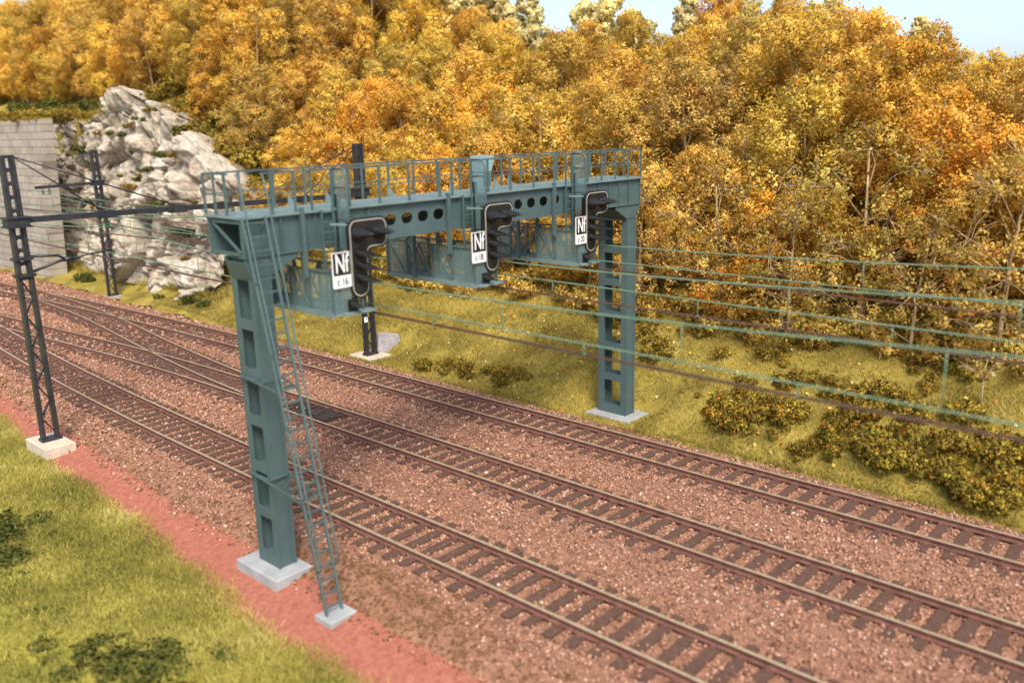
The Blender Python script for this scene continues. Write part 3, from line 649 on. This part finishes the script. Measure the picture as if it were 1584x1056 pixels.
def zm(y):      # messenger height: sags between supports every 28 m
    L = 28. if y > YM else 31.4; t = ((y-YM) % L)/L; return 7.24-1.95*t*(1-t)
def overhead(f, label, aux=6.18, y0=-26, y1=72, ct=5.95):
    o = empty('overhead_wire', (f(YM), YM, 5.9), label, 'overhead wire', 'overhead lines above the tracks')
    ys = np.arange(y0, y1, 2.); sg = lambda y: .12*math.sin(y*PI/28)
    mb = MB(); mb.tube([(f(y)+sg(y), y, zm(y)) for y in np.arange(y0, y1, 1.)], .021, 5); mb.build('messenger_wire', M['verdigris'], o)
    mb = MB(); mb.tube([(f(y)+sg(y), y, aux) for y in ys], .019, 5); mb.build('auxiliary_wire', M['verdigris'], o)
    for dx in (-.05, .05):
        mb = MB(); mb.tube([(f(y)+sg(y)+dx, y, ct) for y in ys], .017, 5); mb.build('contact_wire', M['brown_wire'], o)
    k = 0
    for i, y in enumerate(np.arange(y0+1.3, min(y1, 56), 2.35)):
        x = f(y)+sg(y); mb = MB()
        if i % 2 == 0: mb.tube([(x, y, zm(y)), (x, y, aux)], .012, 5)
        else: mb.tube([(x, y, aux), (x, y, ct)], .012, 5); mb.box(x-.055, x+.055, y-.02, y+.02, ct-.015, ct+.025)
        mb.build('dropper', M['verdigris'], o)
overhead(t1, 'green and brown overhead wires running above the nearest track, lowest at right')
overhead(lambda y: legA(min(max(y, 4), 48)) if y > 4 else 5.33, 'green and brown overhead wires above the middle track, between the other two lines', 6.36)
overhead(t3, 'green and brown overhead wires above the farthest track, thinnest and highest at right', 6.22)
overhead(lambda y: legB(min(max(y, 4), 50)), 'green overhead wires above the crossover leg, starting at the black portal beam', 6.3, 10, 50)

# ------------------------------------------------------------------ small stone block, wall, cliff
mb = MB(); mb.plate([[(0, 0), (.1, .95), (1.15, .80), (1.25, .02)]], .5, T((13.35, 14.75, -.3)) @ Matrix.Rotation(-.5, 4, 'Z') @ XZ)
tag(mb.build('stone_block', M['stone_block']), 'small lilac grey stone block on the grass behind the mast foot', 'stone block')

rw = empty('retaining_wall', (12.2, 58, -.4), 'tall pale block retaining wall at the far left, grass on its top', 'retaining wall')
mb = MB(); y0, y1 = 51.6, 95; zt = 11.9
v = [(11.9, y0+1.5, -.6), (11.9, y1, -.6), (13.3, y1, -.6), (13.3, y0+1.5, -.6), (12.35, y0, zt), (12.35, y1, zt), (13.3, y1, zt), (13.3, y0, zt)]
mb.add(v, [(0, 1, 2, 3), (7, 6, 5, 4), (4, 5, 1, 0), (5, 6, 2, 1), (6, 7, 3, 2), (7, 4, 0, 3)])
mb.build('masonry', M['wall'], rw)
mb = MB(); mb.box(12.6, 13.28, y0+.1, y1, zt+.003, zt+.14); mb.box(13.32, 18.6, y0+10.5, y1, zt-1.5, zt+.14); mb.build('turf', M['soil_far'], rw)

def crag(p, sc, tilt, amp):
    """fractured rock: every voronoi cell is a block with its own offset and tilt, cracks between"""
    d, pts = noise.voronoi(p*sc); c = pts[0]; h = noise.cell_vector(c*7.31+Vector((.37, .11, .53)))
    g = noise.cell_vector(c*3.77+Vector((5.1, 2.2, 8.3)))
    q = p*sc-c; return amp*((h.x-.5)*1.1+tilt*(q.x*(g.x-.5)+q.y*(g.y-.5)+q.z*(g.z-.35))-.45*max(0, .16-(d[1]-d[0]))/.16)
def cliff():
    ny, nv = 320, 210; V = []; HYc = [32.4, 33.4, 35, 36.6, 38.2, 41, 43, 45.5, 46.8, 47.8, 49, 51, 55.4]; HZc = [5.0, 6.8, 8.4, 9.8, 11.0, 12.2, 12.8, 13.3, 13.8, 13.0, 12.6, 12.2, 12.0]
    for i in range(ny):
        y = 32.6+(62.-32.6)*i/(ny-1); H = float(np.interp(y, HYc, HZc))+.6*noise.noise(Vector((y*.9, 2, 0)))+.35*noise.noise(Vector((y*2.7, 5, 0)))
        back = .35*sm(43.5, 46, y)+.55*sm(50.5, 52.5, y)
        for j in range(nv):
            t = j/(nv-1); x0 = 12.7+.75*max(0, 37-y)/6+back
            D = 3.0-back*.6
            if t < .84:
                v = t/.84; z = -.7+(H+.7)*v; vv = v+.07*noise.noise(Vector((y*.22, 3, 1)))
                st = sum(float(sm(c-.035, c+.035, vv)) for c in (.30, .58, .80))/3
                x = x0+D*(.38*v+.62*st)
            else:
                v = (t-.84)/.16; z = H-.9*v*v; x = x0+D+3.6*v
            x -= 1.1*abs(noise.noise(Vector((y*.24, z*.06, 11))))+.5*abs(noise.noise(Vector((y*.7, z*.15, 14))))-.5
            p = Vector((x*.6, y, z)); wp = p+Vector((noise.noise(p*.5), noise.noise(p*.5+Vector((7, 0, 0))), noise.noise(p*.5+Vector((0, 7, 0)))))*.7
            disp = crag(wp, .24, 1.4, 1.7)+crag(wp, .55, 1.6, .75)+crag(wp, 1.3, 1.6, .2)+.15*noise.fractal(p*1.9, .85, 2.1, 7)+.3*noise.noise(p*.3)
            led = (z/3.1+.5*noise.noise(Vector((y*.2, 1, 3)))) % 1.; disp += -.28*led+.14
            fade = min(1, i/5)*min(1, (ny-1-i)/8); e = .5+.5*fade
            V.append((x-disp*e*.9+.35, y-.45*disp*e, z+.35*(disp if t > .7 else disp*.4)))
    V = np.array(V); i = np.arange((ny-1)*nv).reshape(ny-1, nv)[:, :-1].ravel(); F = np.stack([i, i+1, i+nv+1, i+nv], 1)
    tag(link('rock_cliff', np_mesh('rock_cliff', V, F, [M['rock']], smooth=False)), 'rugged whitish limestone cliff between the block wall and the wooded slope', 'rock cliff')
    return V.reshape(ny, nv, 3)
CV = cliff()

# ------------------------------------------------------------------ vegetation
def leaf_cloud(C, size, tint, out=None):
    """each bit: two crossed ragged quads; when 'out' is given they face outwards from their clump"""
    n = len(C)
    a = rng.normal(size=(n, 2, 3)); a /= np.linalg.norm(a, axis=2)[..., None]
    b = np.cross(a, rng.normal(size=(n, 2, 3))); b /= np.linalg.norm(b, axis=2)[..., None]
    if out is not None:
        fl = np.sign(np.einsum('nij,nj->ni', np.cross(a, b), out)); fl[fl == 0] = 1; b = b*fl[..., None]
    sz = (size*rng.uniform(.55, 1.25, n))[:, None, None]
    q = np.stack([a*rng.uniform(.5, 1.1, (n, 2, 1)), b*rng.uniform(.4, 1., (n, 2, 1)), -a*rng.uniform(.5, 1.1, (n, 2, 1)), -b*rng.uniform(.4, 1., (n, 2, 1))], 2)*sz[..., None]*.5*1.6
    V = (q+C[:, None, None, :]).reshape(-1, 3); F = np.arange(n*8).reshape(-1, 4); return V, F, np.repeat(tint, 8)
NORM = None
def clumpy(lobes, per_m2, bits, cr, size):
    global NORM
    Cs = []; Ts = []; Os = []
    for (c, r) in lobes:
        n = int(4*PI*r*r*per_m2); d = rng.normal(size=(n, 3)); d /= np.linalg.norm(d, axis=1)[:, None]
        rad = r*rng.uniform(.55, 1.08, n)**.6; rad *= 1+.18*np.sin(d[:, 0]*5+c[0])*np.cos(d[:, 2]*6+c[1])
        cc = np.array(c)+d*rad[:, None]*np.array([1, 1, .92]); ct = rng.normal(.5, .16, n)
        ct = np.where(rng.random(n) < .06, rng.uniform(.9, 1, n), ct)
        k = rng.integers(max(2, bits//2), bits+bits//2+1, n)
        idx = np.repeat(np.arange(n), k); o = rng.normal(0, cr, (len(idx), 3)); P = cc[idx]+o
        Cs.append(P); Ts.append(np.clip(ct[idx]+rng.normal(0, .12, len(idx)), 0, 1))
        m = d[idx]+o/cr*.55+np.array([0, 0, .25]); Os.append(m/np.linalg.norm(m, axis=1)[:, None])
    C = np.concatenate(Cs); O = np.concatenate(Os); V, F, t = leaf_cloud(C, size, np.concatenate(Ts), O)
    nn = np.repeat(O, 8, 0)+rng.normal(0, .28, (len(O)*8, 3)); NORM = nn/np.linalg.norm(nn, axis=1)[:, None]
    return V, F, t
def leafy(name, V, F, mats, tt):
    me = np_mesh(name, V, F, mats, tt, smooth=True); me.normals_split_custom_set_from_vertices(NORM.astype(np.float32)); return me
def make_tree(h, w, nl, seed, open_=0., size=.09, per=5.4):
    r_ = random.Random(seed); lobes = []; tb = MB()
    tz = h*.9; bend = Vector((r_.uniform(-.4, .4), r_.uniform(-.4, .4), 0))
    tp = lambda t: Vector((bend.x*t*t, bend.y*t*t, h*t*.9))
    tb.tube([tp(t) for t in (0, .15, .35, .55, .75, 1)], .13*h/8, 7, .03)
    for k in range(nl):
        t = (k+.6)/nl; zc = h*(.16+.80*t); a = k*2.4+r_.uniform(-.5, .5)
        rr = w*(.62-.42*abs(t-.40)**1.2)*(1-.55*max(0, t-.55)); dist = rr*r_.uniform(.45, .95) if t < .93 else .1
        c = Vector((dist*math.cos(a), dist*math.sin(a), zc))+bend*t*t; R_ = r_.uniform(.55, .95)*w*.34*(1.1-.35*t)
        lobes.append((tuple(c), R_))
        s = tp(max(.08, min(.95, t*.8))); mid = s.lerp(c, .55)+Vector((r_.uniform(-.15, .15), r_.uniform(-.15, .15), r_.uniform(-.1, .25)))
        tb.tube([s, mid, c], .045*h/8, 5, .015)
        for q in range(7 if open_ else 4):
            d = Vector((r_.gauss(0, 1), r_.gauss(0, 1), r_.gauss(.25, .8))).normalized(); e = c+d*R_*r_.uniform(.95, 1.35)
            m2 = c.lerp(e, .5)+Vector((r_.uniform(-.1, .1),)*3); tb.tube([mid.lerp(c, r_.uniform(.3, 1)), m2, e], .022, 4, .008)
            for _ in range(2):
                e2 = m2+(d+Vector((r_.gauss(0, .6), r_.gauss(0, .6), r_.gauss(0, .6)))).normalized()*R_*.55; tb.tube([m2, e2], .014, 3, .005)
    V, F, tt = clumpy(lobes, per*(1-open_), 21, .13, size)
    return tb, V, F, tt
class Kind: pass
def mk(name, *a, **k):
    tb, V, F, tt = make_tree(*a, **k); K = Kind()
    me = bpy.data.meshes.new(name+'_trunk'); me.from_pydata(tb.v, [], tb.f); me.materials.append(M['bark']); me.polygons.foreach_set('use_smooth', tb.sm); me.update()
    K.trunk = me; K.crown = leafy(name+'_crown', V, F, [M['golden']], tt); return K
TREES = [mk('tree', 8.2, 4.6, 15, 1), mk('tree', 8.8, 4.2, 16, 2), mk('tree', 7.6, 4.9, 14, 3), mk('tree', 8.4, 4.4, 15, 4, .25), mk('tree', 7.8, 4.4, 13, 5, .15), mk('tree', 9.2, 4.4, 16, 6)]
OPEN = [mk('tree', 6.5, 4.4, 10, 21, .62), mk('tree', 5.6, 4.0, 9, 22, .7)]
BACK = [mk('tree', 10, 3.6, 14, 31, .0, .2, 3.6), mk('tree', 11, 3.4, 15, 32, .0, .2, 3.6)]
def plant(K, name, x, y, s, rot, leaf, label, cat, group, dz=-.15, sz=1., parts=('trunk', 'crown')):
    o = bpy.data.objects.new(name, None); COL.objects.link(o); o.location = (x, y, hill_z(x, y)+dz if x > 8 else bank_z(x, y)+dz)
    o.rotation_euler = (random.uniform(-.06, .06), random.uniform(-.06, .06), rot); o.scale = (s, s, s*sz); tag(o, label, cat, group)
    for pn, me in ((parts[0], K.trunk), (parts[1], K.crown)):
        if me is None: continue
        c = bpy.data.objects.new(pn, me); COL.objects.link(c); c.parent = o
        if pn == parts[1]: c.material_slots[0].link = 'OBJECT'; c.material_slots[0].material = M[leaf]
    return o
def where(x, y, z):
    u, v = px((x, y, z))
    if u < 130: return 'above the block retaining wall'
    if u < 330: return 'above the white rock cliff'
    if u < 580: return 'behind the ladder end of the gantry'
    if u < 800: return 'behind the middle of the gantry'
    if u < 1010: return 'behind the far gantry post'
    if u < 1300: return 'right of the gantry'
    return 'at the far right'
HUE = {'golden': 'golden yellow', 'olive': 'dull olive gold', 'amber': 'amber orange', 'pale': 'pale yellow'}
cnt = 0
def forest_front(y): return np.interp(y, [-30, -10, 0, 8, 16, 24, 30, 40, 60, 90], [21.5, 21, 20.5, 20.6, 19.8, 21.5, 21, 20.5, 21.5, 22])
used = []
rows = [(0., 2.6, 'edge'), (2.6, 2.8, 'second row'), (5.4, 3.0, 'middle'), (8.8, 3.2, 'upper'), (12.4, 3.4, 'upper'), (16.2, 3.6, 'upper')]
POS = {'edge': 'at the wood edge ', 'second row': 'inside the wood edge ', 'middle': 'halfway up the wood ', 'upper': 'high in the wood '}
def top_limit(x, y, h, s, vmin):
    """smaller trees where the wood stays below the sky"""
    z = hill_z(x, y)
    while s > .35 and px((x, y, z+h*s))[1] < vmin: s *= .95
    return s
for ri, (dx, sp, rn) in enumerate(rows):
    y = -21-dx*.5
    while y < 108:
        x = forest_front(y)+dx+random.uniform(-.9, .9); yy = y+random.uniform(-.7, .7); y += sp*random.uniform(.85, 1.15)
        u, v = px((x, yy, hill_z(x, yy)+5))
        if u < -130 or u > 1720: continue
        r = random.random()
        if u > 900: leaf = 'olive' if r < .16 else ('golden' if r < .74 else 'amber')
        else: leaf = 'golden' if r < .68 else ('amber' if r < .92 else 'olive')
        K = random.choice(TREES); s = random.uniform(.82, 1.08)*(.82 if ri == 0 else 1)
        if u > 800: s = top_limit(x, yy, 8.6, s, random.uniform(-30, 20) if 1080 < u < 1410 else random.uniform(28, 75))
        if s < .4: continue
        lab = f"{HUE[leaf]} tree "+POS[rn]+where(x, yy, hill_z(x, yy)+4)
        plant(K, 'autumn_tree', x, yy, s, random.uniform(0, 6.28), leaf, lab, 'tree', 'autumn trees: '+lab); cnt += 1
for i in range(92):
    y = -26+i*1.3+random.uniform(-.6, .6); x = 39.6+random.uniform(-2.2, 2.2); u, v = px((x, y, 16))
    if u < 250 or u > 1750: continue
    s = random.uniform(.8, 1.05)
    if u > 820: s = top_limit(x, y, 9.8, s, random.choice((random.uniform(-20, 10), random.uniform(10, 45)) if u < 1420 else (random.uniform(35, 55), random.uniform(40, 75))))
    if s < .4: continue
    lab = 'pale yellow pointed tree on the skyline '+where(x, y, 16)
    plant(random.choice(BACK), 'autumn_tree', x, y, s, random.uniform(0, 6.28), 'pale', lab, 'tree', 'skyline trees: '+lab[40:]); cnt += 1
# sparse twiggy trees at the edge of the wood
for (x, y, s, K, lab) in ((18.6, -4.6, .95, 0, 'sparse twiggy tree with bare pale branches, right of the far gantry post'), (18.7, -9.2, .9, 1, 'sparse twiggy tree with bare pale branches at the far right'), (19.2, -1.2, 1.0, 0, 'tall thin leaved tree just right of the far gantry post'), (20.0, -6.8, 1.15, 0, 'tall thin leaved tree with pale twigs behind the overhead wires at the far right'), (19.6, -11.8, 1.1, 0, 'thin leaved tree with pale twigs at the right edge of the photo'), (20.3, -2.6, 1.2, 1, 'broad thin leaved tree with pale limbs, second right of the far gantry post'), (19.4, 3.0, 1.0, 0, 'thin leaved tree with pale twigs directly behind the far gantry post'), (17.6, 32.2, .62, 1, 'bare twiggy bush beside the white rock'), (19.5, 35.5, .8, 0, 'larger bare twiggy tree up behind the white rock')):
    plant(OPEN[K], 'twiggy_tree', x, y, s, random.uniform(0, 6.28), 'olive', lab, 'tree', 'twiggy trees')
# bushes
def mkbush(seed, n=6, w=1.2, h=.8, per=9, size=.11, bits=7, open_=False):
    r_ = random.Random(seed); lobes = []; tb = MB()
    for k in range(n):
        a = r_.uniform(0, 6.28); d = w*r_.uniform(.1, .8); c = (d*math.cos(a), d*math.sin(a)*.8, h*r_.uniform(.25, .62)); lobes.append((c, r_.uniform(.32, .55)*h))
        tb.tube([(c[0]*.3, c[1]*.3, -.1), (c[0]*.8, c[1]*.8, c[2]*.7), (c[0]*1.1, c[1]*1.1, c[2]+h*.35)], .02, 4, .006)
    V, F, tt = clumpy(lobes, per*1.5, bits, .09, size*.9); K = Kind()
    me = bpy.data.meshes.new('bush_stem'); me.from_pydata(tb.v, [], tb.f); me.materials.append(M['bark']); me.update(); K.trunk = me
    K.crown = leafy('bush_foliage', V, F, [M['scrub']], tt); return K
BUSH = [mkbush(i) for i in range(41, 45)]
bush_spots = []
def bushes(lst, leaf, name, words, group):
    for j, (x, y, s) in enumerate(lst):
        K = BUSH[(j*3+len(lst)) % 4]
        plant(K, name, x, y, s, random.uniform(0, 6.28), leaf, words, 'bush', group, -.05, parts=('stem', 'foliage'))
def rb(x0, x1, y0, y1, n, s0, s1): return [(random.uniform(x0, x1), random.uniform(y0, y1), random.uniform(s0, s1)) for _ in range(n)]
bushes(rb(12.6, 13.4, 4.6, 10.4, 14, .42, .7), 'scrub', 'low_bush', 'low dark bush with orange leaves on the grass between far mast and far gantry post', 'low bushes behind the far rails')
thick = []
for cx, cy, n_ in ((13.6, -5.0, 9), (14.6, -6.3, 8), (13.4, -7.9, 9), (14.4, -9.4, 8), (13.3, -10.8, 9), (14.2, -12.3, 9), (13.0, -13.6, 9), (14.6, -14.6, 7), (16.2, -10.3, 5), (15.4, -4.4, 5)):
    thick += [(cx+random.gauss(0, .45), cy+random.gauss(0, .6), random.uniform(.3, .95)) for _ in range(n_)]
thick = [t for t in thick if t[0] > 12.5]
bushes(thick, 'scrub', 'low_bush', 'dark bush with yellow leaf tips in the thicket beside the farthest track', 'thicket beside the far track at right')
bushes(rb(18.3, 20.6, -13, 3.5, 48, .8, 1.25), 'olive', 'low_bush', 'olive gold bush under the trees right of the far gantry post', 'undergrowth at the edge of the wood, right')
bushes(rb(15.8, 18.6, -13, 3, 34, .35, .75), 'scrub', 'low_bush', 'small rough bush on the grass just below the wood, right of the far gantry post', 'rough scrub below the wood')
bushes(rb(18.2, 20.4, 3, 26, 52, .8, 1.35), 'olive', 'low_bush', 'golden bush at the wood edge behind the gantry', 'undergrowth at the edge of the wood, behind the gantry')
def on_slope(u, v):
    d = rt*((u-792)/FPX)-up*((v-528)/FPX)+fw
    for k in range(60, 1400):
        p = Vector(CAM)+d*(k*.08)
        if p.x > 11.8 and p.z < hill_z(p.x, p.y): return p.x, p.y
    return None
hb = [(on_slope(u, v), s_) for u, v, s_ in ((300, 215, 1.6), (335, 235, 1.8), (360, 250, 1.9), (395, 260, 2.2), (430, 285, 2.0), (400, 300, 1.6), (455, 310, 1.9), (490, 335, 1.8), (350, 200, 2.0), (300, 175, 1.9), (255, 160, 1.7), (220, 140, 1.6), (380, 215, 2.2), (440, 240, 2.3), (500, 300, 2.0), (180, 125, 1.6), (60, 120, 1.5), (110, 115, 1.7), (20, 130, 1.4), (345, 300, 1.1), (370, 335, 1.0), (520, 360, 1.7), (560, 370, 1.6), (150, 110, 1.8), (200, 125, 1.9), (240, 140, 1.8), (280, 150, 2.0), (35, 100, 1.8), (85, 100, 1.8), (-20, 110, 1.7), (320, 165, 2.0), (270, 185, 1.3), (10, 150, 1.2), (130, 140, 1.2), (75, 140, 1.2))]
bushes([(*q, s_) for q, s_ in hb if q], 'scrub', 'low_bush', 'mustard coloured bush on the hillside above the white rock', 'bushes above the white rock')
bushes([(16.9, 46.8, .7), (17.5, 52.5, .9), (16.6, 55, .8), (17.2, 58.5, .9), (18.5, 30.2, .55), (19.6, 49, .8), (18.2, 62, 1.2), (18.8, 67, 1.4), (18.4, 72, 1.5), (18.3, 56.5, 1.3)], 'green', 'green_bush', 'green bush on the grass above the wall and rock', 'green bushes above the wall')
bushes([(12.5, 47.5, .75), (12.6, 48.6, .8), (12.9, 33.2, .8), (13.1, 31.8, .7), (12.6, 36.5, .5)], 'green', 'green_bush', 'dark green bush growing at the foot of the rock', 'green bushes at the rock foot')
for j, (x, y, s) in enumerate([(-5.9, 9.2, 1.2), (-6.1, 8.0, 1.2), (-5.5, 8.6, .9), (-6.9, 6.6, 1.0), (-6.3, 10.2, 1.1), (-6.6, .6, .8), (-7.3, -.4, .8), (-5.2, -2.2, .6), (-6.6, -1.0, 1.0), (-6.4, 7.2, .8), (-6.7, 5.9, .5), (-5.7, -1.3, .8), (-6.2, -1.7, .9), (-5.9, -.6, .5), (-6.5, -2.3, .7), (-6.0, 1.6, .45), (-7.4, 1.5, .6), (-6.9, .2, .5), (-4.9, 4.6, .3), (-4.6, 9.8, .35), (-5.2, 2.6, .35), (-7.1, 3.4, .5)]):
    K = BUSH[j % 4]; u, v = px((x, y, -1))
    lab = 'dark green low plant among the grass at the left edge' if y > 5 and x < -5.5 else 'dark green low plant in the near grass below the coral path'
    plant(K, 'low_plant', x, y, s, random.uniform(0, 6), 'green', lab, 'plant', 'green plants in the near grass: '+('left edge' if 'left' in lab else 'below path'), -.09, .42, ('stem', 'foliage'))
bushes([(12.5+.1*(k % 3), 52.2+1.15*k+.3*math.sin(k*2.1), (.35, .55, .4, .7, .3)[k % 5]) for k in range(17)], 'scrub', 'low_bush', 'small tuft hanging over the top edge of the block wall', 'tufts on the wall top')
for o in [o for o in bpy.data.objects if o.get('group') == 'tufts on the wall top']: o.location.z = 11.75
random.seed(99)
bushes([(13.2+random.random()*4.2, 52.6+k*.62+random.random(), random.uniform(.5, 1.15)) for k in range(40)], 'scrub', 'low_bush', 'mustard bush in the overgrown strip on top of the block wall', 'bushes on top of the wall')
for o in [o for o in bpy.data.objects if o.get('group') == 'bushes on top of the wall']: o.location.z = 12.0
# cliff tufts
for j, (i_, j_, s) in enumerate([(96, 112, .55), (90, 114, .45), (62, 72, .6), (142, 104, .5), (150, 84, .55), (42, 56, .5), (115, 160, .5), (175, 118, .5), (70, 128, .6), (60, 130, .5), (168, 60, .6), (172, 40, .5), (80, 140, .8), (100, 140, .7), (58, 100, .7), (120, 100, .75), (36, 90, .7), (130, 150, .8), (150, 140, .7), (50, 150, .7), (26, 130, .7), (190, 150, .8), (205, 120, .8), (215, 80, .7), (225, 140, .9), (110, 172, .8), (70, 172, .8)]):
    p = CV[i_, j_]; K = BUSH[j % 4]; o = plant(K, 'tuft', float(p[0]), float(p[1]), s, j, 'scrub' if j % 2 else 'green', 'mossy tuft growing on a ledge of the white rock', 'tuft', 'tufts on the rock', 0, .7, ('stem', 'foliage')); o.location = (p[0]-.1, p[1], p[2]-.1)
# small pale sapling at the right
mb = MB(); r_ = random.Random(5); sx, sy = 16.9, -12.1; sz_ = hill_z(sx, sy); 
sp_ = empty('sapling', (sx, sy, sz_), 'small pale bare sapling standing on the grass near the right edge', 'sapling')
mb.tube([(sx, sy, sz_-.1), (sx+.03, sy, sz_+.6), (sx, sy+.05, sz_+1.1)], .04, 6, .025)
for k in range(9):
    a = k*.7; e = Vector((sx+.75*math.cos(a)*r_.uniform(.6, 1), sy+.75*math.sin(a)*r_.uniform(.6, 1), sz_+1.3+r_.uniform(-.1, .35))); s0 = Vector((sx, sy+.03, sz_+r_.uniform(.75, 1.1)))
    mb.tube([s0, s0.lerp(e, .5)+Vector((0, 0, .08)), e], .018, 4, .006)
    for q in range(3): mb.tube([s0.lerp(e, .6), e+Vector((r_.uniform(-.25, .25), r_.uniform(-.25, .25), r_.uniform(0, .25)))], .009, 3, .004)
mb.build('trunk', M['bark'], sp_)
V, F, tt = clumpy([((sx+.2, sy, sz_+1.35), .45), ((sx-.35, sy+.2, sz_+1.3), .35)], 6, 4, .07, .07)
link('crown', leafy('sapling_crown', V, F, [M['olive']], tt), sp_)

# grass blades and litter
def blades(X, Y, zf, h, w, tint, name, m, label):
    n = len(X); Z = np.array([zf(float(a), float(b)) for a, b in zip(X, Y)]); a = rng.uniform(0, 2*PI, n); H = h*rng.uniform(.4, 1.3, n); ln = rng.uniform(.2, 1.3, n)
    dx, dy = np.cos(a), np.sin(a); l2 = rng.uniform(0, 2*PI, n)
    P = np.stack([X, Y, Z-.02], 1); W_ = np.stack([dx, dy, 0*dx], 1)*w
    tip = P+np.stack([np.cos(l2)*ln*H, np.sin(l2)*ln*H, H], 1)
    V = np.stack([P-W_, P+W_, tip], 1).reshape(-1, 3); F = np.arange(n*3).reshape(-1, 3)
    tag(link(name, np_mesh(name, V, F, [m], np.repeat(tint, 3))), label, 'grass', kind='stuff')
n = 150000; Y = rng.uniform(-10, 27, n); X = np.interp(Y, [-10, 27], [0, 0])+path_left(Y)+.12*np.sin(Y*1.3+1)+.08*np.sin(Y*3.1+2)-rng.exponential(3.2, n)+.1+rng.normal(0, .16, n)
k = X > -13; X, Y = X[k], Y[k]
g = np.array([nz(a, b, .35, 21) for a, b in zip(X, Y)]); dd = path_left(Y)-X
blades(X, Y, bank_z, .17, .018, np.clip(.62-.05*dd+.45*g+rng.normal(0, .15, len(X)), 0, 1), 'grass', M['grass_near'], 'short yellow green grass covering the near bank')
n = 190000; Y = rng.uniform(-18, 36, n); X = 11.75+wob(0, 0)+.15*np.sin(Y*1.3+5)+rng.uniform(0, 1, n)**1.1*10.5
g = np.array([nz(a, b, .45, 31) for a, b in zip(X, Y)])
blades(X, Y, hill_z, .15, .016, np.clip(.5+.5*g+rng.normal(0, .17, n), 0, 1), 'grass', M['grass_far'], 'dry yellow green grass covering the slope beyond the tracks')
n = 40000; Y = rng.uniform(28, 66, n); X = rng.uniform(14.0, 23, n); g = np.array([nz(a, b, .3, 31) for a, b in zip(X, Y)])
blades(X, Y, hill_z, .4, .035, np.clip(.5+.6*g+rng.normal(0, .15, n), 0, 1), 'grass', M['grass_far'], 'long grass on the hilltop above the wall and rock')
n = 900; Y = rng.uniform(-16, 30, n); X = 11.9+rng.uniform(0, 1, n)*8; Zl = np.array([hill_z(float(a), float(b)) for a, b in zip(X, Y)])+.07
V, F, tt = leaf_cloud(np.stack([X, Y, Zl], 1), .1, np.clip(rng.normal(.5, .3, n), 0, 1)); tag(link('fallen_leaves', np_mesh('fallen_leaves', V, F, [M['leaf_litter']], tt)), 'yellow and orange fallen leaves on the far grass', 'leaves', kind='stuff')

# ------------------------------------------------------------------ light
sd = Vector((-.42, -.52, .80)).normalized()      # direction towards the sun
sun = bpy.data.lights.new('sun', 'SUN'); sun.energy = 1.5; sun.angle = math.radians(24); sun.color = (1, .90, .74)
so = bpy.data.objects.new('sun', sun); COL.objects.link(so); so.rotation_euler = sd.to_track_quat('Z', 'Y').to_euler(); so.location = (0, -20, 40)
w = bpy.data.worlds.new('World'); S.world = w; w.use_nodes = True; nt = w.node_tree
sk = nt.nodes.new('ShaderNodeTexSky'); sk.sky_type = 'NISHITA'; sk.sun_disc = False
sk.sun_elevation = math.asin(sd.z); sk.sun_rotation = math.atan2(sd.x, sd.y); sk.dust_density = 2.5; sk.air_density = .8; sk.ozone_density = 1.
bg = nt.nodes['Background']; bg.inputs[1].default_value = .08
hs = nt.nodes.new('ShaderNodeHueSaturation'); hs.inputs['Saturation'].default_value = .8; nt.links.new(sk.outputs[0], hs.inputs['Color']); nt.links.new(hs.outputs[0], bg.inputs[0])
S.view_settings.view_transform = 'Standard'; S.view_settings.look = 'None'; S.view_settings.gamma = 1; S.view_settings.exposure = 1.75; S.view_settings.use_curve_mapping = False
S.render.engine = 'CYCLES'
print('TREES', cnt)
